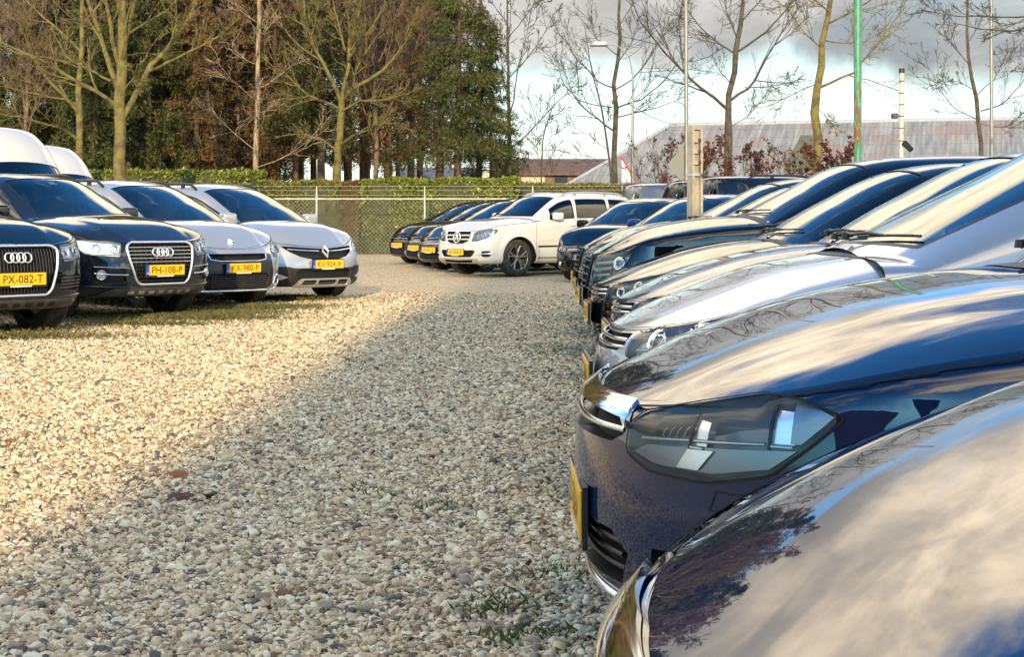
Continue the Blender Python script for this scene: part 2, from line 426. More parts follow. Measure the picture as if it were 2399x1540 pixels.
# ------------------------------------------------------------------ the car
class Car:
    def __init__(s, sp):
        s.__dict__.update(sp)
        s.nose_f = Pch(s.nose); s.ins_f = Pch(s.inset); s.top_f = Spl(s.top); s.roof_f = Pch(s.roof)
        g_ = s.cgrow; s.crown_f = Pch([(0, 0), (0.12, s.crown * g_[0]), (0.35, s.crown * g_[1]), (0.7, s.crown * g_[2]), (s.sc, s.crown), (s.sc + 0.35, 0.0), (s.L, 0)])
        s.rear_f = Pch(s.rear)
        zr = s.zref = 0.55; yr = s.W - float(s.ins_f(zr))
        q = np.linspace(0, 1, 900); th = (q - np.sin(2 * math.pi * q) / (2 * math.pi) * 0.9) * math.pi / 2
        th = np.clip(th, 0, math.pi / 2)
        n = s.nf
        fy = yr * np.sin(th)**(2 / n); fx = s.Lc * (1 - np.clip(np.cos(th), 0, 1)**(2 / n))
        al = np.concatenate([[0], np.cumsum(np.hypot(np.diff(fx), np.diff(fy)))])
        s.thf, s.alf, s.fx = th, al, fx; s.a1 = al[-1]
        n = s.nr
        ry = yr * np.cos(th)**(2 / n); rx = s.Lr * np.sin(th)**(2 / n)
        al2 = np.concatenate([[0], np.cumsum(np.hypot(np.diff(rx), np.diff(ry)))])
        s.thr, s.alr, s.rx = th, al2, rx
        s.side = s.L - s.Lc - s.Lr; s.a2 = s.a1 + s.side; s.a3 = s.a2 + al2[-1]
        # table of the top edge
        aa = np.concatenate([np.linspace(0, 0.02, 80)[:-1], np.linspace(0.02, s.a3, 3000)]); zt = s.ztop(aa); E = s.ring(aa, zt)
        s.Es, s.Ey, s.Ez, s.Ea = E[:, 0], E[:, 1], E[:, 2], aa
        s.parts = []
    def sref(s, a):
        a = np.abs(a)
        return np.where(a < s.a1, np.interp(a, s.alf, s.fx), np.where(a < s.a2, s.Lc + a - s.a1, s.Lc + s.side + np.interp(a - s.a2, s.alr, s.rx)))
    def a_of(s, sv): return s.a1 + (sv - s.Lc)
    def ztop(s, a): return s.top_f(s.sref(a))
    def base(s, a, z):
        ym = s.W - s.ins_f(z)
        tf = np.interp(a, s.alf, s.thf); tr = np.interp(a - s.a2, s.alr, s.thr)
        yf = np.where(a < s.a1, np.sin(tf)**(2 / s.nf), np.where(a < s.a2, 1.0, np.clip(np.cos(tr), 0, 1)**(2 / s.nr)))
        sv = s.sref(a)
        fade = np.clip(1 - sv / (s.Lc * 1.15), 0, 1); fade = fade * fade * (3 - 2 * fade)
        rf = np.clip((sv - (s.L - s.Lr * 1.3)) / (s.Lr * 1.3), 0, 1); rf = rf * rf * (3 - 2 * rf)
        sp = sv + s.nose_f(z) * fade - s.rear_f(z) * rf
        y = ym * yf * (1 - s.barrel * ((sv - s.L * 0.48) / (s.L * 0.5))**2)
        # flared arches and a pressed line along the doors
        for c in (s.sf, s.sr):
            dd = np.hypot(sv - c, (z - s.R)); y = y + s.flare * np.exp(-((dd - s.R - 0.08) / 0.07)**2) * smooth(yf, 0.75, 1.0)
        dl = z - (s.crease + 0.03 * (sv - s.sf)); on = smooth(sv, s.sf + 0.4, s.sf + 0.8) * (1 - smooth(sv, s.sr - 0.1, s.sr + 0.3))
        y = y - 0.012 * on * np.clip(-dl / 0.05, 0, 1) * np.clip(1 + (dl + 0.12) / 0.1, 0, 1)
        return sp, y
    def ring(s, a, z):
        a = np.asarray(a, float); z = np.asarray(z, float) + 0 * a; a = a + 0 * z
        sg = np.where(a < 0, -1.0, 1.0); a = np.minimum(np.abs(a), s.a3)
        zt = s.ztop(a); z = np.minimum(z, zt + 1e-4)
        sp, y = s.base(a, z)
        e = 0.004; s1, y1 = s.base(np.maximum(a - e, 0), z); s2, y2 = s.base(np.minimum(a + e, s.a3), z)
        tx, ty = s2 - s1, y2 - y1; l = np.hypot(tx, ty) + 1e-9; nx, ny = ty / l, -tx / l   # inward
        t = np.clip(1 - (zt - z) / s.fr, 0, 1) * 0.97
        o = s.fr * (1 - np.sqrt(1 - t * t))
        tb = np.clip(1 - (z - s.zb) / 0.06, 0, 1) * 0.95; o = o + 0.06 * (1 - np.sqrt(1 - tb * tb))
        sp = sp + nx * o; y = y + ny * o
        y = np.maximum(y, 0)
        return np.stack([sp, y * sg, z], -1)
    def ringN(s, a, z):
        a = np.asarray(a, float); z = np.asarray(z, float) + 0 * a
        e = 0.005
        zt = s.ztop(a); z = np.clip(z, s.zb + e, zt - e)
        A = s.ring(a + e, z) - s.ring(a - e, z); B = s.ring(a, z + e) - s.ring(a, z - e)
        N = np.cross(A, B); N /= np.linalg.norm(N, axis=1)[:, None] + 1e-12
        P = s.ring(a, z); C = np.stack([np.clip(P[:, 0], s.Lc * 0.8, s.L - s.Lr * 0.8), 0 * a, P[:, 2]], -1)
        f = ((P - C) * N).sum(1) < 0; N[f] *= -1
        return N
    def topz(s, sv, y):
        sv = np.asarray(sv, float); y = np.asarray(y, float)
        svc = np.maximum(sv, s.Es[0]); ye = np.interp(svc, s.Es, s.Ey) + 1e-4; ez = np.interp(svc, s.Es, s.Ez)
        q = np.clip(np.abs(y) / np.maximum(ye, 0.02), 0, 1)
        z = ez + s.crown_f(svc - s.Es[0]) * (1 - q**s.cp)
        rl = smooth(svc, 0.1, 0.35) * (1 - smooth(svc, s.sc - 0.25, s.sc))
        w = 0.52 + 0.16 * svc / max(s.sc, 0.1)   # power dome edges converge to the nose
        z = z + s.dome * rl * (1 - smooth(np.abs(y) / (s.W * w), 0.82, 1.05))
        return z
    def topP(s, sv, y): sv = np.asarray(sv, float); y = np.asarray(y, float); return np.stack([sv + 0 * y, y + 0 * sv, s.topz(sv, y)], -1)
    def topN(s, sv, y):
        e = 0.012
        sv = np.asarray(sv, float); yem = np.interp(sv - e, s.Es, s.Ey, left=0.0)
        dx = np.where((np.abs(y) < yem), (s.topz(sv + e, y) - s.topz(sv - e, y)) / (2 * e), (s.topz(sv + 2 * e, y) - s.topz(sv + 0.7 * e, y)) / (1.3 * e))
        ye = np.interp(np.maximum(sv, s.Es[0]), s.Es, s.Ey); yc = np.sign(y) * np.minimum(np.abs(y), np.maximum(ye - e * 1.2, 0))
        dy = (s.topz(sv, yc + e) - s.topz(sv, yc - e)) / (2 * e)
        N = np.stack([-dx, -dy, np.ones_like(dx)], -1); return N / np.linalg.norm(N, axis=1)[:, None]
    def G(s, sv, q):
        """greenhouse: q 0..1 side, 1..2 top, mirrored to 4"""
        sv = np.asarray(sv, float); q = np.asarray(q, float) + 0 * sv; sv = sv + 0 * q
        sg = np.where(q > 2, -1.0, 1.0); q = np.where(q > 2, 4 - q, q)
        e = s.m; k = math.sin(math.pi / 4)**(2 / e)
        zf = np.where(q < 1, np.clip(q, 0, 1) * k, 0); yf = np.where(q >= 1, (2 - q) * k, 0)
        yf = np.where(q < 1, (1 - zf**e)**(1 / e), yf); zf = np.where(q >= 1, (1 - yf**e)**(1 / e), zf)
        ec = np.minimum(sv, s.Es[-1] - 0.0)
        yb = np.interp(ec, s.Es, s.Ey) - s.gin; yb = np.maximum(yb, 0.05); zb = np.interp(ec, s.Es, s.Ez) - 0.004
        y = yb * yf
        k2 = s.kc * (1 - 2 * smooth(sv, s.sc + 0.6, s.gend - 0.3))
        Hh = np.maximum(s.roof_f(sv - k2 * yf**2) - zb, 0.0) * (1 - 0.035 * yf**2)
        z = zb + Hh * zf
        y = y - s.tumble * (z - zb) * np.clip(yf * 1.15, 0, 1)
        return np.stack([sv, np.maximum(y, 0) * sg, z], -1)
    def GN(s, sv, q):
        sv = np.asarray(sv, float); q = np.asarray(q, float); e = 0.004
        qm = np.clip(q, 0.01, 3.99)
        A = s.G(sv + e, qm) - s.G(sv - e, qm); B = s.G(sv, qm + e) - s.G(sv, qm - e)
        N = np.cross(A, B); l = np.linalg.norm(N, axis=1)[:, None]; N = N / (l + 1e-12)
        P = s.G(sv, q); C = np.stack([np.clip(P[:, 0], s.sc + 0.8, s.gend - 0.5), 0 * sv, P[:, 2] * 0 + 0.9], -1)
        f = ((P - C) * N).sum(1) < 0; N[f] *= -1
        bad = l[:, 0] < 1e-9; N[bad] = (0, 0, 1)
        return N
    # ---- feature helpers on the lower body (a = distance round the nose from the centre line, z = height)
    def patch(s, mb, poly, mt, off=0.002, sp=0.03, holes=(), wall=0.0, wm=None): surf_add(mb, s.ring, s.ringN, poly, mt, holes, sp, off, wall, wm)
    def line(s, mb, pts, w, mt, off=0.0015, dom='ring', sp=0.02, closed=False):
        f, nf = {'ring': (s.ring, s.ringN), 'top': (s.topP, s.topN), 'G': (s.G, s.GN)}[dom]
        p = dens(pts, sp, closed)
        if closed: p = np.concatenate([p, p[:1]])
        P = f(p[:, 0], p[:, 1]); N = nf(p[:, 0], p[:, 1]); T = np.gradient(P, axis=0); T /= np.linalg.norm(T, axis=1)[:, None] + 1e-12
        B = np.cross(N, T); B /= np.linalg.norm(B, axis=1)[:, None] + 1e-12
        n = len(P); V = np.concatenate([P + B * w / 2 + N * off, P - B * w / 2 + N * off]); F = []
        for i in range(n - 1):
            F.append((i, i + 1, n + i + 1, n + i))
        g = np.cross(V[1] - V[0], V[n] - V[0])
        if np.dot(g, N[0]) < 0: F = [t[::-1] for t in F]
        mb.add(V, F, mt, N=np.concatenate([N, N]))
    def rod(s, mb, pts, r, mt, off=0.0, dom='ring', sp=0.025, closed=False, flat=1.0, n=8):
        f, nf = {'ring': (s.ring, s.ringN), 'top': (s.topP, s.topN), 'G': (s.G, s.GN)}[dom]
        p = dens(pts, sp, closed)
        if closed: p = np.concatenate([p, p[:2]])
        P = f(p[:, 0], p[:, 1]) + nf(p[:, 0], p[:, 1]) * off
        mb.tube(P, r, mt, n=n, caps=not closed)
    def frame(s, a, z, off=0.0, dom='ring'):
        """matrix at a surface point: local z = normal, local y = up"""
        f, nf = {'ring': (s.ring, s.ringN), 'top': (s.topP, s.topN), 'G': (s.G, s.GN)}[dom]
        P = Vector(f(np.array([a]), np.array([z]))[0]); N = Vector(nf(np.array([a]), np.array([z]))[0])
        up = Vector((0, 0, 1)); 
        if dom == 'top': up = Vector((1, 0, 0.3))
        X = up.cross(N).normalized(); Yv = N.cross(X).normalized()
        m = Matrix((X, Yv, N)).transposed().to_4x4(); m.translation = P + N * off
        return m

def sym(poly): return np.asarray(poly) * np.array([-1, 1])

def build_body(c, root, pm, holes=(), notches=(), detail=1.0, privacy=False, panels=True, interior=True, hood_end=0.06, rim='plain', rimmat=None, side_front=0.30, wiper=True, seats=True, mirror_mat=None, rails=None, sticker=False):
    sp = 0.045 / detail
    c.root = root
    # --- lower body with openings
    mb = MB()
    arch = []
    for cs in (c.sf, c.sr):
        ca = c.a_of(cs); R = c.R + 0.055
        t0 = -math.asin(min(1, (c.R - c.zb) / R)) ; th = np.linspace(t0, math.pi - t0, 28)
        arch.append((ca, R, th))
    for sg in (1, -1):
        # outline: bottom edge with the two arches bitten out
        bot = [(0, c.zb)]
        for (ca, R, th) in arch:
            pts = [(ca - R * math.cos(q), c.R + R * math.sin(q)) for q in th]
            pts[0] = (pts[0][0], c.zb); pts[-1] = (pts[-1][0], c.zb)
            bot += pts
        bot.append((c.a3, c.zb))
        bot = dens(np.array(bot), 0.05, False)
        ta = np.arange(c.a3, 0, -0.04); topl = np.stack([ta, c.ztop(ta)], 1); topl = np.concatenate([topl, [[0, float(c.ztop(np.array([0.0]))[0])]]])
        outer = np.concatenate([bot, topl])
        hs = [np.asarray(h) for h in holes]
        if notches:
            outer = np.concatenate([outer] + [np.asarray(h) for h in sorted(notches, key=lambda h: -h[0][1])])
        outer = outer * np.array([sg, 1]); hs = [h * np.array([sg, 1]) for h in hs]
        surf_add(mb, c.ring, c.ringN, outer, pm, hs, sp)
    # underside and wheel wells
    aa = np.linspace(0, c.a3, 60); E = c.ring(aa, np.full(60, c.zb + 0.004)); 
    V = np.concatenate([E, E * np.array([1, -1, 1])])
    mb.add(V, [(i, i + 1, 61 + i, 60 + i) for i in range(59)], M['black'], smooth=False)
    for (ca, R, th) in arch:
        cs = c.Lc + ca - c.a1
        for sg in (1, -1):
            a = ca - R * np.cos(th); z = np.maximum(c.R + R * np.sin(th), c.zb)
            P = c.ring(a * sg, z); Q = P.copy(); Q[:, 1] = sg * (c.W - 0.32)
            n = len(P); mb.add(np.concatenate([P, Q]), [(i, i + 1, n + i + 1, n + i) for i in range(n - 1)], M['gap'])
            mb.add(np.concatenate([Q, [[cs, sg * (c.W - 0.32), c.R]]]), [(i, i + 1, n) for i in range(n - 1)], M['gap'], smooth=False)
    # deck under the glass
    sA = c.sc - hood_end
    def cowl(y): return c.sc - hood_end + (c.kc * 0.9) * (np.asarray(y) / c.W)**2
    ends = float(cowl(c.W * 0.93)); ia = int(np.searchsorted(c.Es, ends))
    st = max(1, ia // 70)
    def edge(i0, i1, step): 
        k = np.arange(i0, i1, step); return np.stack([c.Es[k], c.Ey[k]], 1)
    ek = edge(0, ia, st); ye = np.interp(ends, c.Es, c.Ey)
    yy = np.linspace(ye, -ye, 18); cw = np.stack([cowl(yy), yy], 1)
    hoodpoly = np.concatenate([ek[1:], cw, (ek * np.array([1, -1]))[::-1][:-1], [[c.Es[0], 0.0]]])
    last = int(np.searchsorted(c.Es, c.Es[-1] - 0.02)); rk = edge(ia, last, 40)
    deck = np.concatenate([rk, (rk * np.array([1, -1]))[::-1], cw[::-1]])
    surf_add(mb, c.topP, c.topN, deck, M['inner'], sp=0.09, off=-0.012)
    o = mb.build('body', root)
    hb = MB(); surf_add(hb, c.topP, c.topN, hoodpoly, pm, sp=sp * 0.9, off=0.0)
    # shut line round the bonnet
    lp = np.concatenate([cw[::-1], (np.stack([c.Es[:ia:3], c.Ey[:ia:3]], 1))[::-1] * np.array([1, 1])])
    # --- greenhouse
    ws = []; nq = 16
    k = math.sin(math.pi / 4)**(2 / c.m)
    def yfq(q): return np.abs(2 - q) * k
    qs = np.linspace(1.10, 2.90, nq)
    wbase = [(c.sc + 0.035 + c.kc * yfq(q)**2, q) for q in qs]
    whead = [(c.shd + c.kc * 0.8 * yfq(q)**2, q) for q in qs[::-1]]
    wind = roundpoly(np.array(wbase + whead), 0.03, 3) if False else np.array(wbase + whead)
    gl = MB(); cb = MB()
    hol = [wind]; sides = []
    lo, hi = 0.07, 0.87
    segs = []
    s0 = c.sc + c.kc + side_front
    for (u0, u1) in c.windows:
        segs.append((s0 if u0 is None else u0, u1))
    for (u0, u1) in segs:
        p = np.array([(u0, lo), (u1, lo), (u1 - (0.02 if u1 < c.gend - 0.6 else 0.14), hi), (u0 + 0.02, hi)])
        p = roundpoly(p * np.array([1, 0.5]), 0.03, 4) * np.array([1, 2.0]); sides.append(p); hol.append(p); hol.append(np.stack([p[:, 0], 4 - p[:, 1]], 1))
    rw = None
    if c.rearwin:
        r0, r1 = c.rearwin; qs2 = np.linspace(1.12, 2.88, 12)
        rw = np.array([(r0 - 0.0, q) for q in qs2] + [(r1 - c.kc * 0.6 * yfq(q)**2, q) for q in qs2[::-1]]); hol.append(rw)
    qg = np.linspace(0, 4, 60)
    go = np.array([(c.sc - 0.01, 0)] + [(c.gend, 0)] + [(c.gend, q) for q in qg[1:]] + [(c.sc - 0.01, 4)] + [(c.sc - 0.01, q) for q in qg[::-1][1:-1]])
    surf_add(cb, c.G, c.GN, go, pm, hol, sp * 1.1, sc=0.5)
    surf_add(cb, c.G, c.GN, go, M['inner'], hol, 0.1, off=-0.02, sc=0.5)
    cb.build('cabin_shell', root)
    surf_add(gl, c.G, c.GN, wind, M['glass'], sp=sp * 1.3, off=-0.004, sc=0.5)
    w = gl.build('windscreen', root)
    wf = MB(); c.line(wf, wind, 0.022, M['black'], 0.0005, 'G', closed=True); wf.build('windscreen_seal', w)
    for p in sides:
        for sg in (0, 1):
            pp = p if sg == 0 else np.stack([p[:, 0], 4 - p[:, 1]], 1)
            g = MB(); rearw = p[:, 0].min() > c.sc + 1.6
            surf_add(g, c.G, c.GN, pp, M['privacy'] if (privacy and rearw) or privacy == 2 else M['glass'], sp=0.09, off=-0.004, sc=0.5)
            sw = g.build('side_window', root)
            f = MB(); c.line(f, pp, 0.02, M['black'], 0.001, 'G', closed=True, sp=0.04); f.build('window_seal', sw)
    if rw is not None:
        g = MB(); surf_add(g, c.G, c.GN, rw, M['privacy'] if privacy else M['glass'], sp=0.1, off=-0.004, sc=0.5); g.build('rear_window', root)
    ho = hb.build('bonnet', root)
    gp = MB()
    c.line(gp, np.concatenate([np.stack([c.Ea[:ia:8], c.ztop(c.Ea[:ia:8])], 1)]) - np.array([0, 0.011]), 0.007, M['gap'], 0.002, sp=0.01)
    c.line(gp, (np.stack([c.Ea[:ia:8], c.ztop(c.Ea[:ia:8])], 1) - np.array([0, 0.011])) * np.array([-1, 1]), 0.007, M['gap'], 0.002, sp=0.01)
    if panels:
        for sg in (1, -1):
            a0 = c.sf + c.R + 0.16
            for sv in c.doors:
                zt = float(c.top_f(sv)) - 0.012
                c.line(gp, [(sg * c.a_of(sv - (0.05 if sv < 2.2 else 0)), c.zb + 0.13), (sg * c.a_of(sv - 0.02), zt * 0.6 + 0.1), (sg * c.a_of(sv), zt)], 0.007, M['gap'])
            c.line(gp, [(sg * c.a_of(c.doors[0] - 0.04), c.zb + 0.12), (sg * c.a_of(c.doors[-1]), c.zb + 0.12)], 0.008, M['gap'])
    gp.build('panel_gaps', o)
    # door handles
    if panels and len(c.doors) > 1:
        for sg in (1, -1):
            for sv in c.doors[1:]:
                hd = MB(); zt = float(c.top_f(sv)) - 0.13
                c.rod(hd, [(sg * c.a_of(sv - 0.24), zt), (sg * c.a_of(sv - 0.08), zt + 0.004)], [0.014], pm, 0.02) if False else hd.tube(
                    c.ring(np.linspace(c.a_of(sv - 0.25), c.a_of(sv - 0.08), 6) * sg, np.full(6, zt)) + c.ringN(np.linspace(c.a_of(sv - 0.25), c.a_of(sv - 0.08), 6) * sg, np.full(6, zt)) * np.array([0.004, 0.024, 0.027, 0.027, 0.024, 0.004])[:, None], 0.012, pm, 6)
                hd.build('door_handle', root)
    # --- wheels
    for cs in (c.sf, c.sr):
        for sg in (1, -1):
            wheel(c, root, cs, sg, rim, rimmat or M['rim'])
    # --- mirrors
    for sg in (1, -1):
        q = 0.10 if sg > 0 else 3.90; sm = s0 + 0.10
        P = c.G(np.array([sm]), np.array([q]))[0]
        mm = MB(); cy = P[1] + sg * 0.15; cz = P[2] + 0.055
        mm.box((sm - 0.02, cy, cz), (0.15, 0.23, 0.155), mirror_mat or pm, bev=0.3)
        mm.box((sm + 0.052, cy, cz), (0.03, 0.19, 0.12), M['black'], bev=0.2)
        mm.tube([(sm + 0.03, P[1] - sg * 0.02, P[2] - 0.02), (sm + 0.01, P[1] + sg * 0.08, P[2] + 0.0)], 0.03, M['black'], 8)
        mo = mm.build('wing_mirror', root)
    # --- wipers and cowl
    if wiper:
        cwm = MB()
        cp = np.concatenate([cw, [(c.sc + 0.06 + c.kc * (y / c.W)**2, y) for y in np.linspace(-ye, ye, 18)]])
        surf_add(cwm, c.topP, c.topN, cp, M['trim'], sp=0.05, off=0.002)
        cwm.build('cowl_panel', root)
        for (q0, q1, lift) in ((1.35, 2.05, 0.03), (2.1, 2.8, 0.03)):
            w = MB(); qq = np.linspace(q0, q1, 9)
            P = c.G(c.sc + 0.06 + c.kc * yfq(qq)**2 + np.linspace(0, lift, 9), qq) + np.array([-0.002, 0, 0.010])
            w.tube(P, 0.0055, M['black'], 5)
            b = P[0] + np.array([-0.05, 0, -0.012]); w.tube([b, b + np.array([0.01, 0, 0.018]), (P[0] + P[4]) / 2 + np.array([-0.01, 0, 0.012]), P[4]], 0.0065, M['black'], 6)
            w.lathe([(0.0, 0.022), (0.013, 0.022), (0.017, 0.0)], M['black'], Matrix.Translation(Vector(b)), 10)
            w.build('wiper', root)
    # --- interior
    if interior:
        zi = float(c.top_f(c.sc + 1.0))
        for sg in (1, -1):
            for ss in ((c.sc + 1.25,) if c.gend < c.sc + 2.6 else (c.sc + 1.25, c.sc + 2.15)):
                st_ = MB(); st_.box((ss, sg * c.W * 0.42, zi + 0.06), (0.16, 0.48, 0.34), M['seat'], Matrix.Rotation(math.radians(14), 3, 'Y'), bev=0.3)
                st_.box((ss + 0.08, sg * c.W * 0.42, zi + 0.31), (0.10, 0.26, 0.17), M['seat'], bev=0.3)
                st_.tube([(ss + 0.06, sg * c.W * 0.42, zi + 0.15), (ss + 0.07, sg * c.W * 0.42, zi + 0.3)], 0.02, M['black'], 6)
                st_.build('seat', root)
        sw = MB(); R4 = Matrix.Translation((c.sc + 0.72, -c.W * 0.42, zi + 0.03)) @ Matrix.Rotation(math.radians(-62), 4, 'Y')
        pts = [R4 @ Vector((0.185 * math.cos(q), 0.185 * math.sin(q), 0)) for q in np.linspace(0, 2 * math.pi, 25)]
        sw.tube(pts, 0.015, M['black'], 6, caps=False)
        sw.tube([R4 @ Vector((-0.18, 0, 0)), R4 @ Vector((0.18, 0, 0))], 0.018, M['black'], 6)
        sw.box(R4.translation, (0.12, 0.14, 0.06), M['inner'], bev=0.2); sw.build('steering_wheel', root)
        db = MB(); db.box((c.sc + 0.42, 0, zi - 0.03), (0.5, c.W * 1.5, 0.14), M['inner'], bev=0.3); db.build('dashboard', root)
        rm = MB(); P = c.G(np.array([c.shd - 0.12]), np.array([2.0]))[0] + np.array([0.06, 0, -0.08])
        rm.box(P, (0.03, 0.24, 0.07), M['black'], bev=0.2); rm.tube([P, P + np.array([-0.06, 0, 0.08])], 0.01, M['black'], 5); rm.build('rear_view_mirror', root)
    if sticker:
        stk = MB(); surf_add(stk, c.G, c.GN, np.array([(c.shd - 0.16, 1.86), (c.shd - 0.09, 1.86), (c.shd - 0.09, 2.02), (c.shd - 0.16, 2.02)]), M['paper'], sp=0.05, off=-0.012, sc=0.5)
        stk.build('windscreen_sticker', root)
    if rails:
        for sg in (0, 1):
            q = 1.06 if sg == 0 else 2.94; s_a, s_b = c.shd + 0.25, c.gend - 0.45
            ss = np.linspace(s_a, s_b, 24); P = c.G(ss, np.full(24, q)); h = 0.055 * np.sin(np.clip((ss - s_a) / 0.18, 0, 1) * math.pi / 2) * np.sin(np.clip((s_b - ss) / 0.18, 0, 1) * math.pi / 2)
            P[:, 2] += h; rr = MB(); rr.tube(P, 0.02, rails, 8)
            for f in (0.25, 0.7):
                i = int(f * 23); rr.box((P[i][0], P[i][1], P[i][2] - 0.03), (0.07, 0.03, 0.055), rails)
            rr.build('roof_rail', root)
    return o

def wheel(c, root, cs, sg, rim, rmat):
    R = c.R; wd = 0.22
    y0 = sg * (c.W - 0.035)
    Mx = Matrix.Translation((cs, y0, R)) @ Matrix.Rotation(-sg * math.pi / 2, 4, 'X')   # local z points outwards
    t = MB(); rr = R * (0.66 if rim != 'glk' else 0.70)
    t.lathe([(rr, -wd), (R * 0.97, -wd), (R, -wd + 0.03), (R, -0.03), (R * 0.975, -0.006), (R * 0.9, 0.004), (rr + 0.012, 0.0), (rr, -0.012), (rr, -wd)], M['tyre'], Mx, 44)
    w = bpy.data.objects.new('wheel', None); COL.objects.link(w); w.parent = root
    to = t.build('tyre', w)
    r = MB()
    r.lathe([(rr, -0.2), (rr, -0.004), (rr - 0.012, 0.0), (rr - 0.02, -0.012), (rr - 0.028, -0.2)], rmat, Mx, 40)
    r.lathe([(rr, -0.15), (0.001, -0.15)], M['rimdark'], Mx, 24)
    r.lathe([(0.001, -0.016), (0.055, -0.016), (0.07, -0.03), (0.07, -0.12)], rmat, Mx, 20)
    ns = 5
    for k in range(ns):
        b = 2 * math.pi * k / ns + 0.3
        if rim == 'glk':
            for d in (-0.17, 0.17):
                pts = [Mx @ Vector((rq * math.cos(b + d * w_), rq * math.sin(b + d * w_), hq)) for rq, w_, hq in ((0.05, 0.2, -0.028), (rr * 0.5, 0.55, -0.022), (rr * 0.78, 1.0, -0.018), (rr - 0.015, 1.5, -0.012))]
                r.tube(pts, [0.026, 0.018, 0.015, 0.018], rmat, 6)
                r.tube([p + Vector((0, -sg * 0.02, 0)) for p in pts], [0.03, 0.024, 0.022, 0.024], M['rimdark'], 6)
        else:
            for d in (-0.12, 0.12):
                pts = [Mx @ Vector((rq * math.cos(b + d), rq * math.sin(b + d), hq)) for rq, hq in ((0.05, -0.03), (rr * 0.6, -0.026), (rr - 0.01, -0.016))]
                r.tube(pts, [0.028, 0.02, 0.024], rmat, 6)
    r.build('rim', w)
    return w

# ------------------------------------------------------------------ lettering
_fontcache = {}
def text_shape(txt, h):
    cu = bpy.data.curves.new('t', 'FONT'); cu.body = txt; cu.size = 1.0; cu.resolution_u = 3
    ob = bpy.data.objects.new('t', cu); COL.objects.link(ob)
    dg = bpy.context.evaluated_depsgraph_get(); me = ob.evaluated_get(dg).to_mesh()
    V = np.array([v.co[:2] for v in me.vertices]); F = [list(p.vertices) for p in me.polygons]
    ob.evaluated_get(dg).to_mesh_clear(); bpy.data.objects.remove(ob); bpy.data.curves.remove(cu)
    V = V - (V.max(0) + V.min(0)) / 2; V *= h / (V[:, 1].max() - V[:, 1].min())
    return V, F
def plate(c, txt, z, depth_off=0.02, w=0.52, tilt=0.0, sideoff=0.0):
    """number plate standing proud of the nose"""
    x0 = float(c.ring(np.array([0.0]), np.array([z]))[0][0]) - depth_off
    pm = MB(); hh = 0.11
    pm.box((x0 - 0.003, sideoff, z - 0.005), (0.012, w + 0.024, hh + 0.03), M['black'])
    po = pm.build('number_plate_holder', c.root)
    p = MB(); p.box((x0 - 0.013, sideoff - 0.02, z), (0.005, w - 0.04, hh), M['plate'])
    p.box((x0 - 0.013, sideoff + w / 2 - 0.02, z), (0.0052, 0.04, hh), M['plateblue'])
    pl = p.build('number_plate', c.root)
    V, F = text_shape(txt, 0.074); V[:, 0] *= min(1.0, (w - 0.09) / (V[:, 0].max() - V[:, 0].min())) if V[:, 0].max() > (w - 0.09) / 2 else (w - 0.11) / (V[:, 0].max() - V[:, 0].min())
    P = np.stack([np.full(len(V), x0 - 0.0172), sideoff - 0.02 - V[:, 0], z + V[:, 1]], 1)
    b = MB(); b.add(P, F, M['plateblack'], smooth=False); 
    V2, F2 = text_shape('NL', 0.022); P2 = np.stack([np.full(len(V2), x0 - 0.0172), sideoff + w / 2 - 0.02 - V2[:, 0] * 0.9, z - 0.03 + V2[:, 1]], 1)
    b.add(P2, F2, M['paper'], smooth=False)
    b.build('plate_characters', pl)
    p2 = MB(); p2.box((x0 - 0.014, sideoff, z - hh / 2 - 0.01), (0.006, 0.22, 0.012), M['paper']); p2.build('holder_strip', po)
def ring_badge(mb, mx, r, t, mt, ox=0, oy=0, n=28):
    pts = [mx @ Vector((ox + r * math.cos(q), oy + r * math.sin(q), 0)) for q in np.linspace(0, 2 * math.pi, n)]
    mb.tube(pts, t, mt, 6, caps=False)
def strokes(mb, mx, segs, t, mt):
    for seg in segs: mb.tube([mx @ Vector((x, y, 0.002)) for x, y in seg], t, mt, 6)
# ------------------------------------------------------------------ car shapes
def spec(**k):
    d = dict(cgrow=(0.42, 0.85, 0.985), L=4.26, W=0.895, R=0.315, zb=0.2, sf=0.84, sr=3.47, Lc=0.64, nf=2.2, Lr=0.45, nr=2.6, fr=0.055, crown=0.098, cp=3.3, dome=0.008,
             barrel=0.05, flare=0.012, crease=0.62, m=4.6, gin=0.03, kc=0.22, tumble=0.30,
             nose=[(0.18, 0.10), (0.28, 0.02), (0.42, 0.0), (0.55, 0.004), (0.64, 0.018), (0.72, 0.035), (1.1, 0.045)],
             rear=[(0.2, 0.08), (0.45, 0.0), (0.8, 0.05), (1.1, 0.09)],
             inset=[(0.18, 0.07), (0.32, 0.02), (0.55, 0.0), (0.75, 0.015), (0.95, 0.05), (1.3, 0.09)],
             top=[(0, 0.66), (0.25, 0.715), (0.6, 0.783), (1.0, 0.838), (1.6, 0.89), (3.0, 0.96), (4.26, 1.02)],
             sc=1.12, shd=1.98, roof=[(1.05, 0.91), (1.5, 1.18), (1.98, 1.395), (2.3, 1.44), (2.9, 1.45), (3.6, 1.385), (3.85, 1.34), (4.22, 1.0)],
             gend=4.2, windows=[(None, 2.33), (2.40, 3.25), (3.30, 3.75)], rearwin=(3.93, 4.12), doors=[1.22, 2.36, 3.3])
    d.update(k); return d
HATCH = spec(cgrow=(0.26, 0.58, 0.88))
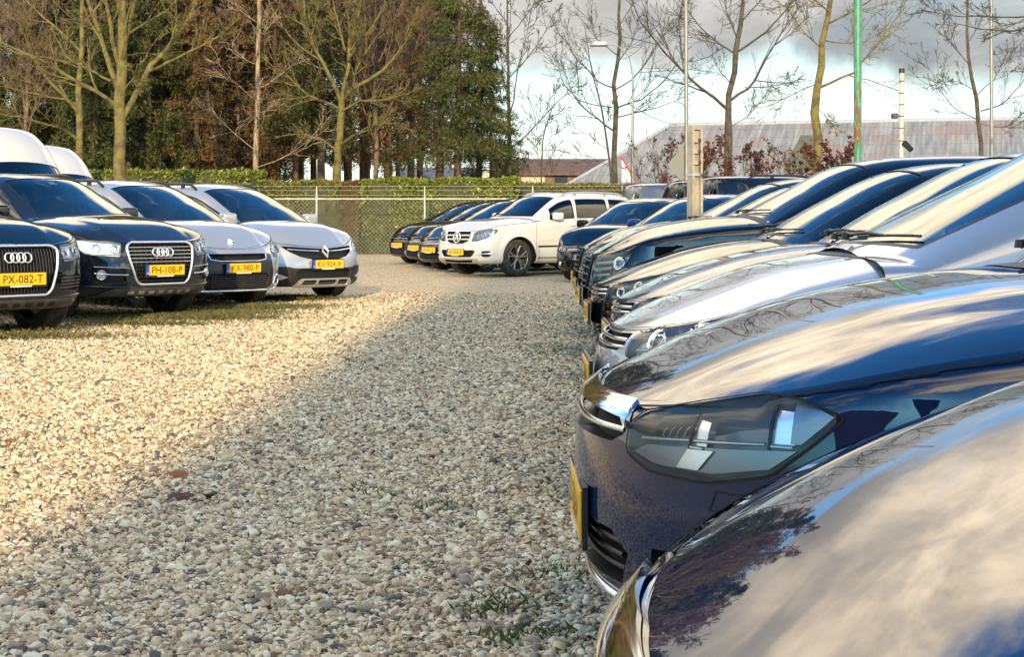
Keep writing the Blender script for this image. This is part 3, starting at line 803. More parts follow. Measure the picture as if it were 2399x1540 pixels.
SUV = spec(L=4.63, W=0.94, R=0.36, zb=0.26, sf=0.86, sr=3.67, Lc=0.55, nf=2.7, crown=0.085, m=4.8, tumble=0.26, barrel=0.045,
           nose=[(0.24, 0.12), (0.36, 0.02), (0.5, 0.0), (0.7, 0.02), (0.82, 0.05), (0.9, 0.09), (1.3, 0.1)],
           inset=[(0.24, 0.06), (0.4, 0.02), (0.65, 0.0), (0.9, 0.02), (1.1, 0.05), (1.6, 0.09)],
           top=[(0, 0.85), (0.25, 0.92), (0.6, 0.99), (1.05, 1.05), (1.6, 1.08), (3.0, 1.12), (4.63, 1.16)],
           sc=1.22, shd=2.05, roof=[(1.15, 1.10), (1.6, 1.35), (2.05, 1.57), (2.4, 1.625), (3.0, 1.64), (3.9, 1.58), (4.2, 1.52), (4.58, 1.15)],
           gend=4.56, windows=[(None, 2.45), (2.53, 3.4), (3.46, 4.05)], rearwin=(4.28, 4.48), doors=[1.3, 2.5, 3.5], crease=0.72)
MPV = spec(L=4.4, W=0.92, R=0.33, zb=0.2, sf=0.92, sr=3.62, Lc=0.62, nf=2.3, crown=0.085, m=4.4, kc=0.20, tumble=0.24,
           nose=[(0.18, 0.10), (0.28, 0.01), (0.42, 0.0), (0.56, 0.02), (0.66, 0.06), (0.8, 0.16), (1.2, 0.2)],
           top=[(0, 0.74), (0.25, 0.83), (0.6, 0.93), (1.0, 1.01), (1.6, 1.04), (3.0, 1.06), (4.4, 1.1)],
           sc=0.96, shd=2.02, roof=[(0.9, 1.01), (1.45, 1.31), (2.05, 1.555), (2.5, 1.625), (3.1, 1.635), (3.7, 1.58), (4.0, 1.5), (4.36, 1.08)],
           gend=4.34, windows=[(None, 2.4), (2.47, 3.3), (3.36, 3.9)], rearwin=(4.08, 4.28), doors=[1.25, 2.43, 3.38], crease=0.6)
GLKS = spec(L=4.54, W=0.92, R=0.365, zb=0.25, sf=0.86, sr=3.62, Lc=0.42, nf=2.9, Lr=0.35, nr=3.2, crown=0.075, m=5.6, kc=0.16, tumble=0.2, flare=0.03, fr=0.045,
            nose=[(0.22, 0.10), (0.34, 0.01), (0.5, 0.0), (0.7, 0.03), (0.85, 0.06), (0.95, 0.10), (1.4, 0.12)],
            inset=[(0.24, 0.05), (0.36, 0.0), (0.65, 0.0), (0.95, 0.015), (1.1, 0.04), (1.6, 0.07)],
            top=[(0, 0.90), (0.25, 0.985), (0.6, 1.03), (1.1, 1.07), (1.6, 1.10), (3.0, 1.14), (4.54, 1.18)],
            sc=1.30, shd=1.98, roof=[(1.2, 1.10), (1.6, 1.38), (1.98, 1.60), (2.25, 1.66), (2.9, 1.685), (3.9, 1.665), (4.25, 1.62), (4.5, 1.18)],
            gend=4.48, windows=[(None, 2.42), (2.50, 3.38), (3.45, 4.12)], rearwin=(4.32, 4.44), doors=[1.33, 2.46, 3.5], crease=0.70)
VANS = spec(L=5.9, W=1.0, R=0.34, zb=0.22, sf=0.95, sr=4.5, Lc=0.5, nf=2.6, crown=0.10, m=8.0, kc=0.22, tumble=0.07, barrel=0.02, flare=0.02, Lr=0.2, nr=5,
            nose=[(0.2, 0.08), (0.35, 0.0), (0.6, 0.01), (0.8, 0.06), (1.1, 0.16), (1.6, 0.2)],
            inset=[(0.2, 0.04), (0.5, 0.0), (1.0, 0.02), (1.3, 0.04), (2.6, 0.06)],
            top=[(0, 0.98), (0.3, 1.10), (0.8, 1.22), (1.2, 1.28), (2.0, 1.30), (5.9, 1.30)],
            sc=0.95, shd=1.62, roof=[(0.85, 1.25), (1.3, 1.66), (1.62, 1.97), (1.9, 2.32), (2.25, 2.52), (2.9, 2.58), (5.5, 2.58), (5.75, 2.5), (5.85, 1.3)],
            gend=5.85, windows=[(None, 2.3)], rearwin=None, doors=[1.2, 2.4], crease=0.9)

# ------------------------------------------------------------------ lamps, grilles
def clip_pos(poly): return np.asarray(poly, float)
def recess(c, mb, poly, depth, wallmat, backmat, sp=0.04):
    surf_add(mb, c.ring, c.ringN, poly, backmat, (), sp, -depth, depth, wallmat)
def headlamp(c, poly, style='twin', depth=0.06, house=None, both=True, proj=None, drl=None, extra=None, lens=None):
    house = house or M['reflector']
    for sg in (1, -1):
        S = np.array([sg, 1]); pl = np.asarray(poly) * S
        hb = MB(); recess(c, hb, pl, depth, M['lampdark'], house, 0.05)
        h = hb.build('headlight', c.root)
        it = MB()
        for (a, z, r) in (proj or []):
            fm = c.frame(sg * a, z, -depth * 0.55)
            it.lathe([(0.001, 0.022), (r * 0.5, 0.018), (r * 0.8, 0.0), (r * 0.82, -0.03)], M['lamp_glass'], fm, 20)
            it.lathe([(r * 0.8, 0.0), (r, 0.012), (r * 1.08, 0.0), (r * 1.1, -0.05)], M['chrome'], fm, 24)
            it.lathe([(r * 0.8, -0.015), (0.001, -0.02)], M['lampgrey'], fm, 20)
        if drl: c.rod(it, np.asarray(drl) * S, 0.009, M['reflector'], -0.016)
        if extra: extra(it, S)
        if it.F: it.build('lamp_bulb_unit', h)
        lb = MB(); surf_add(lb, c.ring, c.ringN, pl, lens or M['lamp_glass'], (), 0.05, 0.003)
        lb.build('lamp_lens', h)
        rim = MB(); c.line(rim, pl, 0.0055, M['gap'], 0.004, closed=True); rim.build('lamp_seal', h)

def badge_vw(c, a, z, r=0.06, off=0.02, dom='ring'):
    b = MB(); fm = c.frame(a, z, off, dom)
    b.lathe([(0.001, 0), (r, 0), (r, -0.01)], M['grille'], fm, 24)
    ring_badge(b, fm, r, 0.006, M['chrome'])
    k = r
    strokes(b, fm, [[(-.42*k, .85*k), (-.0*k, .12*k), (.42*k, .85*k)], [(-.8*k, .35*k), (-.42*k, -.75*k), (0, .0*k), (.42*k, -.75*k), (.8*k, .35*k)]], 0.006, M['chrome'])
    b.build('badge', c.root)
def badge_rings(c, z, off=0.015):
    b = MB(); fm = c.frame(0.0, z, off)
    for i in range(4): ring_badge(b, fm, 0.045, 0.0085, M['badge'], ox=(i - 1.5) * 0.062)
    b.build('badge', c.root)
def badge_star(c, z, r=0.10, off=0.02):
    b = MB(); fm = c.frame(0.0, z, off); ring_badge(b, fm, r, 0.013, M['badge'])
    for k in range(3):
        q = math.pi / 2 + k * 2 * math.pi / 3; t = MB()
        b.tube([fm @ Vector((0, 0, 0.004)), fm @ Vector((r * 0.5 * math.cos(q), r * 0.5 * math.sin(q), 0.002)), fm @ Vector((r * math.cos(q), r * math.sin(q), 0))], [0.022, 0.014, 0.008], M['badge'], 6)
    b.build('badge', c.root)
def badge_diamond(c, z, h=0.075, off=0.012, dom='ring', zz=None):
    b = MB(); fm = c.frame(0.0, z, off, dom) if dom == 'ring' else c.frame(zz, 0.0, off, 'top')
    w = h * 0.62
    for s_, t_ in ((1.0, 0.0), (0.62, 0.004)):
        P = [(0, h * s_), (w * s_, 0), (0, -h * s_), (-w * s_, 0)]
    out = [(0, h), (w, 0), (0, -h), (-w, 0)]; inn = [(0, h * .45), (w * .45, 0), (0, -h * .45), (-w * .45, 0)]; mid = [(0, h * .75), (w * .75, 0), (0, -h * .75), (-w * .75, 0)]
    V = [fm @ Vector((x, y, -0.006)) for x, y in out] + [fm @ Vector((x, y, 0.014)) for x, y in mid] + [fm @ Vector((x, y, -0.004)) for x, y in inn]
    F = []
    for k in range(4):
        n = (k + 1) % 4; F += [(k, n, 4 + n, 4 + k), (4 + k, 4 + n, 8 + n, 8 + k)]
    b.add(V, F, M['badge'], smooth=False); b.build('badge', c.root)
def fog(c, a, z, r=0.045):
    for sg in (1, -1):
        f = MB(); fm = c.frame(sg * a, z, 0.006)
        f.lathe([(0.001, -0.004), (r, -0.004)], M['reflector'], fm, 20); f.lathe([(0.001, 0.01), (r * 0.7, 0.007), (r, 0.0)], M['lamp_glass'], fm, 20)
        f.lathe([(r, -0.01), (r * 1.05, 0.008), (r * 1.2, 0.004), (r * 1.25, -0.012)], M['chrome'], fm, 24)
        f.build('fog_light', c.root)
def half(poly): return [tuple(p) for p in poly]
def full(poly):
    p = np.asarray(poly, float); m = p[::-1] * np.array([-1, 1]); return np.concatenate([p, m])

def hatch_front(c, col, plate_txt, pm, near=False, name_style='vw', dz=0.0, **kw):
    D_ = lambda P: [(a, z - dz) for a, z in P]
    LS = lambda P: np.stack([0.49 + (np.asarray(P, float)[:, 0] - 0.49) * 0.88, np.asarray(P, float)[:, 1]], 1)
    hood = [(0.0, 0.69), (0.30, 0.69)]
    up = [(0, 0.642), (0.30, 0.644), (0.47, 0.652), (0.46, 0.605), (0.40, 0.585), (0, 0.575)]
    low = [(0, 0.40), (0.42, 0.40), (0.50, 0.36), (0.44, 0.285), (0, 0.275)]
    side = [(0.60, 0.39), (0.80, 0.40), (0.84, 0.33), (0.66, 0.28), (0.58, 0.31)]
    if name_style == 'vw7':   # swept lamp of the near navy hatchback
        lamp = roundpoly([(0.490, 0.575), (0.485, 0.630), (0.53, 0.660), (0.72, 0.694), (0.90, 0.722), (1.01, 0.718), (1.12, 0.690), (1.05, 0.635), (0.96, 0.572), (0.80, 0.545), (0.60, 0.547)], 0.02)
        lamp = LS(lamp)
    elif name_style == 'mpv': # tall oval lamp of the silver car
        lamp = roundpoly([(0.50, 0.575), (0.50, 0.635), (0.62, 0.69), (0.80, 0.735), (0.98, 0.765), (1.06, 0.75), (1.05, 0.70), (0.95, 0.625), (0.80, 0.575), (0.62, 0.56)], 0.03)
    else:
        lamp = roundpoly([(0.50, 0.58), (0.50, 0.64), (0.62, 0.68), (0.86, 0.725), (0.98, 0.715), (0.94, 0.65), (0.82, 0.59), (0.66, 0.565)], 0.03)
    up = D_(up); lamp = np.asarray(lamp) - np.array([0, dz])
    notches = [up, low]
    build_body(c, c.root, pm, [lamp, side], notches, **kw)
    g = MB(); recess(c, g, full(up), 0.05, M['grille'], M['gap']); go = g.build('grille', c.root)
    r = MB()
    for z in ((0.612,) if near else (0.625, 0.597)): c.rod(r, D_([(-0.46, z + 0.004), (-0.25, z), (0.25, z), (0.46, z + 0.004)]), 0.008, M['chrome'], -0.004, n=8)
    r.build('grille_bar', go)
    cap = MB(); up2 = [(0, 0.662), (0.30, 0.664), (0.46, 0.668), (0.485, 0.62), (0.45, 0.636), (0.30, 0.638), (0, 0.636)]
    if near: surf_add(cap, c.ring, c.ringN, full(D_(up2)), M['chrome'], (), 0.02, 0.014, -0.012, M['chrome']); cap.build('grille_trim', go)
    g = MB(); recess(c, g, full(low), 0.05, M['black'], M['gap']); lo = g.build('lower_grille', c.root)
    r = MB()
    for z in (0.31, 0.34, 0.37): c.rod(r, [(-0.43, z), (0.43, z)], 0.007, M['black'], -0.02)
    r.build('grille_bar', lo)
    for sg in (1, -1):
        g = MB(); recess(c, g, np.asarray(side) * np.array([sg, 1]), 0.03, M['black'], M['grille']); so = g.build('side_intake', c.root)
        r = MB()
        for z in (0.32, 0.345, 0.37): c.rod(r, [(sg * 0.62, z), (sg * 0.81, z + 0.01)], 0.005, M['satin'] if near else M['black'], -0.006)
        r.build('intake_bar', so)
    fog(c, 0.70, 0.345, 0.035) if not near else None
    if near:
        lip = MB(); c.rod(lip, [(-0.9, 0.262), (-0.5, 0.245), (0.5, 0.245), (0.9, 0.262)], 0.012, M['chrome'], 0.006); c.line(lip, [(-0.95, 0.235), (0.95, 0.235)], 0.05, M['black'], 0.01); lip.build('bumper_lip', c.root)
        wc = MB(); q = 0.82; pz = 0.510
        for sg in (1, -1): c.line(wc, [(sg * (q - .05), pz - .018), (sg * (q - .035), pz + .02), (sg * (q + .06), pz + .02), (sg * (q + .05), pz - .018)], 0.003, M['gap'], 0.001, closed=True)
        wc.build('washer_cap', c.root)
        # black lower bumper of the near car: body-coloured band above, dark skin below
    if name_style == 'vw7':
        def ex(it, S):
            if dz: return
            surf_add(it, c.ring, c.ringN, LS([(0.50, 0.577), (0.60, 0.562), (0.80, 0.562), (0.95, 0.584), (1.01, 0.622), (0.90, 0.617), (0.74, 0.609), (0.56, 0.598)]) * S, M['lampgrey'], (), 0.03, -0.012, -0.02, M['lampgrey'])
            for (a, w, z0, z1) in ((0.745, 0.020, 0.612, 0.672), (0.975, 0.026, 0.632, 0.706)):
                surf_add(it, c.ring, c.ringN, LS([(a - w, z0), (a + w, z0), (a + w, z1 - 0.006), (a - w, z1)]) * S, M['reflector'], (), 0.03, -0.020, -0.02, M['chrome'])
                c.rod(it, LS([(a - w - 0.006, z0 - 0.012), (a - w - 0.006, z1 + 0.008)]) * S, 0.004, M['black'], -0.014)
                c.rod(it, LS([(a - w, z0 - 0.004), (a + w, z0 - 0.004)]) * S, 0.005, M['satin'], -0.012)
            for k_ in range(5): c.rod(it, LS([(0.56 + 0.03 * k_, 0.618), (0.57 + 0.03 * k_, 0.655 + 0.004 * k_)]) * S, 0.0025, M['lampgrey'], -0.045)
            c.rod(it, LS([(0.52, 0.608), (0.70, 0.620), (0.93, 0.630)]) * S, 0.004, M['satin'], -0.018)
            surf_add(it, c.ring, c.ringN, LS([(1.02, 0.635), (1.09, 0.689), (1.02, 0.720), (0.995, 0.722), (0.995, 0.635)]) * S, M['lampgrey'], (), 0.03, -0.010)
            surf_add(it, c.ring, c.ringN, LS([(0.69, 0.565), (0.76, 0.565), (0.80, 0.606), (0.72, 0.604)]) * S, M['reflector'], (), 0.03, -0.007)
        headlamp(c, lamp, house=M['lampdark'], depth=0.075, extra=ex)
    elif name_style == 'mpv':
        headlamp(c, lamp, proj=[(0.66, 0.64, 0.045), (0.86, 0.69, 0.045)], house=M['lampbright'], depth=0.04, drl=[(0.56, 0.60), (0.8, 0.62), (0.97, 0.70)])
    else:
        headlamp(c, lamp, proj=[(0.60, 0.62, 0.035), (0.78, 0.65, 0.04)], house=M['lampgrey'], drl=[(0.54, 0.585), (0.7, 0.585), (0.85, 0.62)])
    if plate_txt: plate(c, plate_txt, (0.40 if near else 0.47), (-0.012 if near else 0.02), w=0.50 if near else 0.52)

def suv_front(c, pm, plate_txt, slats='v', **kw):
    """wide single-frame grille with four interlocked rings"""
    gr = roundpoly([(0.001, 0.84), (0.41, 0.84), (0.47, 0.80), (0.445, 0.66), (0.375, 0.44), (0.32, 0.395), (0.001, 0.395)], 0.03, 4)
    gr = [p for p in gr if p[0] > 0.01]; gr = [(0, 0.84)] + [tuple(p) for p in gr] + [(0, 0.395)]
    lamp = roundpoly([(0.545, 0.69), (0.52, 0.84), (0.62, 0.858), (0.85, 0.868), (1.04, 0.875), (1.00, 0.78), (0.93, 0.72), (0.7, 0.70)], 0.02)
    intake = roundpoly([(0.49, 0.43), (0.50, 0.56), (0.80, 0.575), (0.90, 0.56), (0.86, 0.46), (0.74, 0.42)], 0.03)
    build_body(c, c.root, pm, [lamp, intake], [gr], **kw)
    g = MB(); recess(c, g, full(gr), 0.05, M['grille'], M['gap']); go = g.build('grille', c.root)
    f = MB(); c.rod(f, full(gr), 0.014, M['badge'], 0.006, closed=True, sp=0.03); f.build('grille_frame', go)
    r = MB()
    if slats == 'v':
        for a in np.arange(-0.432, 0.44, 0.036):
            zt = 0.83; zl = 0.405 if abs(a) < 0.34 else 0.45 + (abs(a) - 0.34) * 2.6
            c.rod(r, [(a, zl), (a, zt - 0.01)], 0.0045, M['black'], -0.012, n=5, sp=0.1)
            
    else:
        for z in (0.795, 0.755, 0.715, 0.675, 0.635, 0.59, 0.55, 0.51, 0.47, 0.43):
            w = np.interp(z, [0.42, 0.66, 0.8], [0.32, 0.435, 0.455])
            c.rod(r, [(-w, z), (w, z)], 0.006, M['satin'] if z > 0.6 else M['black'], -0.010, n=6)
        for a in np.arange(-0.35, 0.36, 0.07): c.rod(r, [(a, 0.46), (a, 0.82)], 0.004, M['black'], -0.02, n=4, sp=0.1)
    r.build('grille_slat' if slats == 'v' else 'grille_bar', go)
    badge_rings(c, 0.735, 0.012)
    for sg in (1, -1):
        S = np.array([sg, 1]); g = MB(); recess(c, g, intake * S, 0.035, M['black'], M['grille']); so = g.build('side_intake', c.root)
        r = MB()
        if slats == 'v':
            for z in (0.45, 0.48, 0.51, 0.54): c.rod(r, np.array([(0.5, z), (0.86, z + 0.008)]) * S, 0.006, M['trim'], -0.008)
        else:
            c.rod(r, np.array([(0.47, 0.50), (0.66, 0.506), (0.84, 0.52)]) * S, 0.008, M['chrome'], 0.0)
            c.rod(r, np.array([(0.47, 0.575), (0.84, 0.59)]) * S, 0.004, M['satin'], 0.006)
        r.build('intake_bar', so)
    if slats != 'v': fog(c, 0.77, 0.505, 0.045)
    # lower skirt with slots
    sk = MB(); c.patch(sk, [(-0.9, 0.275), (0.9, 0.275), (0.62, 0.36), (-0.62, 0.36)], M['trim'] , 0.006); so = sk.build('bumper_skirt', c.root)
    sl = MB()
    for a in np.arange(-0.42, 0.43, 0.14): c.patch(sl, np.array([(a - 0.045, 0.295), (a + 0.035, 0.295), (a + 0.045, 0.33), (a - 0.035, 0.33)]), M['satin'] if slats != 'v' else M['gap'], 0.010)
    sl.build('skirt_slot', so)
    ln = MB(); c.rod(ln, [(-0.95, 0.385), (-0.5, 0.37), (0.5, 0.37), (0.95, 0.385)], 0.010, pm, 0.006)
    ln.build('bumper_edge', c.root)
    headlamp(c, lamp, proj=[(0.60, 0.775, 0.05), (0.80, 0.79, 0.05)], house=M['lampbright'], depth=0.035, drl=[(0.50, 0.725), (0.72, 0.722), (0.9, 0.74), (0.97, 0.82)])
    wc = MB()
    for sg in (1, -1): c.line(wc, np.array([(0.70, 0.62), (0.82, 0.622), (0.83, 0.655), (0.71, 0.652)]) * np.array([sg, 1]), 0.004, M['gap'], 0.001, closed=True)
    wc.build('washer_cap', c.root)
    plate(c, plate_txt, 0.545)

def mpv_front(c, pm, plate_txt, style, **kw):
    if style == 'cross':
        up = [(0, 0.705), (0.12, 0.71), (0.35, 0.725), (0.66, 0.745), (0.56, 0.665), (0.42, 0.60), (0.25, 0.565), (0, 0.555)]
        lamp = roundpoly([(0.70, 0.665), (0.72, 0.745), (0.86, 0.80), (1.08, 0.865), (1.16, 0.84), (1.12, 0.76), (1.0, 0.69), (0.84, 0.66)], 0.03)
        holes = [lamp]
    else:
        up = [(0, 0.665), (0.45, 0.67), (0.47, 0.64), (0.40, 0.595), (0, 0.59)]
        lamp = roundpoly([(0.66, 0.63), (0.64, 0.71), (0.80, 0.80), (1.02, 0.865), (1.10, 0.84), (1.05, 0.74), (0.92, 0.65), (0.78, 0.62)], 0.03)
        holes = [lamp]
    low = [(0, 0.43), (0.44, 0.43), (0.50, 0.40), (0.46, 0.26), (0, 0.25)]
    build_body(c, c.root, pm, holes, [up, low], **kw)
    g = MB(); recess(c, g, full(up), 0.045, M['grille'], M['gap']); go = g.build('grille', c.root)
    r = MB()
    if style == 'cross':
        for sg in (1, -1): c.rod(r, np.array([(0.10, 0.672), (0.30, 0.68), (0.58, 0.70)]) * np.array([sg, 1]), 0.011, M['chrome'], 0.004)
        r.build('grille_bar', go); badge_diamond(c, 0.66, 0.105, 0.03)
        m2 = MB()
        c.line(m2, [(-0.4, 0.60), (0.4, 0.60)], 0.01, M['black'], -0.01); m2.build('grille_mesh', go)
        lowm = MB()
        c.patch(lowm, [(-1.12, 0.21), (1.12, 0.21), (1.15, 0.46), (0.85, 0.475), (0.6, 0.47), (0.52, 0.45), (-0.52, 0.45), (-0.6, 0.47), (-0.85, 0.475), (-1.15, 0.46)], M['black'], 0.008, holes=[full(low)[:, :]])
        lowm.build('bumper_cladding', c.root)
        g = MB(); recess(c, g, full(low), 0.04, M['black'], M['gap']); lo = g.build('lower_grille', c.root)
        sk = MB(); o_ = roundpoly([(-0.56, 0.215), (0.56, 0.215), (0.44, 0.315), (-0.44, 0.315)], 0.03)
        hs = [roundpoly([(-0.45, 0.235), (-0.20, 0.235), (-0.20, 0.292), (-0.40, 0.292)], 0.015), roundpoly([(-0.165, 0.235), (0.165, 0.235), (0.165, 0.292), (-0.165, 0.292)], 0.015), roundpoly([(0.20, 0.235), (0.45, 0.235), (0.40, 0.292), (0.20, 0.292)], 0.015)]
        surf_add(sk, c.ring, c.ringN, o_, M['satin'], hs, 0.03, 0.03, -0.02, M['satin']); sk.build('skid_plate', c.root)
        for sg in (1, -1):
            l = MB(); S = np.array([sg, 1]); surf_add(l, c.ring, c.ringN, np.array([(0.62, 0.33), (0.86, 0.42), (0.98, 0.43), (0.94, 0.38), (0.72, 0.30)]) * S, M['reflector'], (), 0.04, 0.014, -0.01, M['chrome']); l.build('daytime_lamp', c.root)
    else:
        c.rod(r, [(-0.47, 0.665), (-0.44, 0.60), (-0.3, 0.582), (0.3, 0.582), (0.44, 0.60), (0.47, 0.665)], 0.010, M['chrome'], 0.004)
        r.build('grille_trim', go); badge_diamond(c, 0.0, 0.062, 0.012, 'top', zz=float(c.Es[0]) + 0.10)
        bl = MB(); c.patch(bl, [(-0.52, 0.235), (0.52, 0.235), (0.60, 0.30), (0.58, 0.66), (0.50, 0.672), (-0.50, 0.672), (-0.58, 0.66), (-0.60, 0.30)], M['grille'], 0.004, holes=[full(up), full(low)]); bl.build('bumper_panel', c.root)
        g = MB(); recess(c, g, full(low), 0.04, M['black'], M['gap']); lo = g.build('lower_grille', c.root)
        m2 = MB()
        for z in np.arange(0.27, 0.43, 0.026): c.rod(m2, [(-0.46, z), (0.46, z)], 0.005, M['trim'], -0.015, n=5)
        m2.build('grille_bar', lo)
        lp = MB(); c.rod(lp, [(-0.95, 0.25), (-0.6, 0.225), (0.6, 0.225), (0.95, 0.25)], 0.016, M['chrome'], 0.01); lp.build('bumper_lip', c.root)
        for sg in (1, -1):
            f = MB(); S = np.array([sg, 1]); c.rod(f, roundpoly([(0.62, 0.27), (0.64, 0.38), (0.72, 0.40), (0.80, 0.37), (0.78, 0.28)], 0.03) * S, 0.012, M['chrome'], 0.008, closed=True)
            c.patch(f, np.array([(0.63, 0.28), (0.65, 0.375), (0.72, 0.39), (0.79, 0.365), (0.77, 0.285)]) * S, M['black'], 0.004); f.build('fog_light_frame', c.root)
    headlamp(c, lamp, proj=[(0.80, 0.71, 0.045), (0.95, 0.75, 0.05)], house=M['lampbright'], depth=0.035)
    plate(c, plate_txt, 0.50)

def glk_front(c, pm, plate_txt, **kw):
    gr = [(0, 0.885), (0.36, 0.885), (0.41, 0.87), (0.38, 0.76), (0.33, 0.68), (0.20, 0.64), (0, 0.635)]
    lamp = roundpoly([(0.44, 0.69), (0.50, 0.86), (0.62, 0.905), (0.88, 0.935), (1.06, 0.915), (1.0, 0.85), (0.80, 0.76), (0.60, 0.70)], 0.02)
    low = [(0, 0.51), (0.50, 0.52), (0.56, 0.50), (0.50, 0.42), (0.44, 0.38), (0, 0.375)]
    low2 = [(0, 0.315), (0.48, 0.325), (0.45, 0.275), (0, 0.265)]
    inta = roundpoly([(0.70, 0.42), (0.72, 0.50), (0.90, 0.51), (0.93, 0.46), (0.90, 0.39), (0.76, 0.385)], 0.03)
    build_body(c, c.root, pm, [lamp, inta], [gr, low, low2], **kw)
    g = MB(); recess(c, g, full(gr), 0.05, M['grille'], M['gap']); go = g.build('grille', c.root)
    f = MB(); c.rod(f, full(gr), 0.009, M['chrome'], 0.006, closed=True); f.build('grille_frame', go)
    r = MB()
    for z in (0.80, 0.72): c.rod(r, [(-0.37, z + 0.01), (0.37, z + 0.01)], 0.022, M['satin'], -0.006)
    r.build('grille_bar', go); badge_star(c, 0.765, 0.105, 0.03)
    for q, n_ in ((low, 'lower_grille'), (low2, 'lower_grille')):
        g = MB(); recess(c, g, full(q), 0.04, M['grille'], M['gap']); g.build(n_, c.root)
    sk = MB(); surf_add(sk, c.ring, c.ringN, np.array([(-0.62, 0.36), (0.62, 0.36), (0.68, 0.24), (0.60, 0.235), (0.50, 0.335), (-0.50, 0.335), (-0.60, 0.235), (-0.68, 0.24)]), M['satin'], (), 0.03, 0.02, -0.02, M['satin']); sk.build('skid_plate', c.root)
    for sg in (1, -1):
        S = np.array([sg, 1]); g = MB(); recess(c, g, inta * S, 0.03, M['black'], M['grille']); so = g.build('side_intake', c.root)
        l = MB(); c.rod(l, np.array([(0.64, 0.44), (0.74, 0.45), (0.90, 0.455), (0.98, 0.48)]) * S, 0.014, M['reflector'], 0.004); l.build('daytime_lamp', so)
    headlamp(c, lamp, proj=[(0.62, 0.80, 0.05), (0.80, 0.85, 0.05)], house=M['lampgrey'], depth=0.06, drl=[(0.50, 0.73), (0.62, 0.735), (0.8, 0.79)])
    # lower door strip
    for sg in (1, -1):
        st = MB(); c.line(st, [(sg * c.a_of(1.35), 0.585), (sg * c.a_of(3.1), 0.60)], 0.035, M['black'], 0.006); st.build('side_moulding', c.root)
        cl = MB(); c.line(cl, [(sg * c.a_of(1.3), c.zb + 0.1), (sg * c.a_of(3.2), c.zb + 0.1)], 0.012, M['gap'], 0.004); cl.build('sill_gap', c.root)
    plate(c, plate_txt, 0.475, 0.025)

def oval_front(c, pm, plate_txt, **kw):
    up = [(0, 0.70), (0.36, 0.705), (0.40, 0.67), (0.34, 0.63), (0, 0.625)]
    low = [(0, 0.56), (0.42, 0.56), (0.56, 0.30), (0.50, 0.25), (0, 0.25)]
    lamp = roundpoly([(0.52, 0.62), (0.50, 0.70), (0.66, 0.76), (0.90, 0.81), (1.02, 0.80), (0.95, 0.72), (0.80, 0.65), (0.66, 0.61)], 0.03)
    build_body(c, c.root, pm, [lamp], [up, low], **kw)
    for q, n_ in ((up, 'grille'), (low, 'lower_grille')):
        g = MB(); recess(c, g, full(q), 0.04, M['grille'], M['gap']); go = g.build(n_, c.root)
        if n_ == 'grille':
            r = MB(); c.rod(r, [(-0.38, 0.665), (0.38, 0.665)], 0.007, M['chrome'], 0.0); r.build('grille_bar', go)
    b = MB(); fm = c.frame(0.0, 0.665, 0.016) @ Matrix.Diagonal((1.0, 0.45, 1, 1)); b.lathe([(0.001, 0.004), (0.062, 0.004), (0.07, 0)], M['blueoval'], fm, 24); ring_badge(b, fm, 0.068, 0.004, M['chrome']); b.build('badge', c.root)
    headlamp(c, lamp, proj=[(0.64, 0.67, 0.035), (0.80, 0.71, 0.045)], house=M['lampgrey'])
    plate(c, plate_txt, 0.49)

def slat_front(c, pm, plate_txt, h0=0.0, **kw):
    """upright dark grille of the black off-roaders"""
    d = h0
    gr = [(0, 0.83 + d), (0.38, 0.83 + d), (0.42, 0.80 + d), (0.38, 0.60 + d), (0, 0.59 + d)]
    low = [(0, 0.44), (0.55, 0.44), (0.5, 0.31), (0, 0.30)]
    lamp = roundpoly([(0.47, 0.64 + d), (0.46, 0.80 + d), (0.60, 0.85 + d), (0.86, 0.89 + d), (1.0, 0.885 + d), (0.96, 0.79 + d), (0.84, 0.70 + d), (0.66, 0.65 + d)], 0.025)
    build_body(c, c.root, pm, [lamp], [gr, low], **kw)
    for q, n_ in ((gr, 'grille'), (low, 'lower_grille')):
        g = MB(); recess(c, g, full(q), 0.045, M['grille'], M['gap']); go = g.build(n_, c.root); r = MB()
        for z in (np.arange(0.64, 0.82, 0.055) + d if n_ == 'grille' else np.arange(0.33, 0.43, 0.04)): c.rod(r, [(-0.37, z), (0.37, z)], 0.008, M['black'], 0.0)
        r.build('grille_bar', go)
        if n_ == 'grille':
            f = MB(); c.rod(f, full(gr), 0.009, M['black'], 0.004, closed=True); f.build('grille_frame', go)
    def ex(it, S):
        for z in (0.69, 0.74, 0.79): c.rod(it, np.array([(0.52, z + d), (0.80, z + 0.02 + d)]) * S, 0.014, M['reflector'], -0.018)
    headlamp(c, lamp, proj=[(0.86, 0.80 + d, 0.05)], house=M['lampgrey'], depth=0.06, extra=ex)
    plate(c, plate_txt, 0.50)

def new_car(sp, X, Y, heading, label, cat='car', group='cars parked at the dealership lot', front=True, name='parked_car', **ov):
    d = dict(sp); d.update(ov); c = Car(d)
    c.root = thing(name, (X, Y, 0), heading, label, cat, group)
    return c
def rot_r(alpha): return math.radians(90 + alpha)   # nose towards +X and the camera
def rot_l(alpha): return math.radians(90 - alpha)   # nose towards -X and the camera
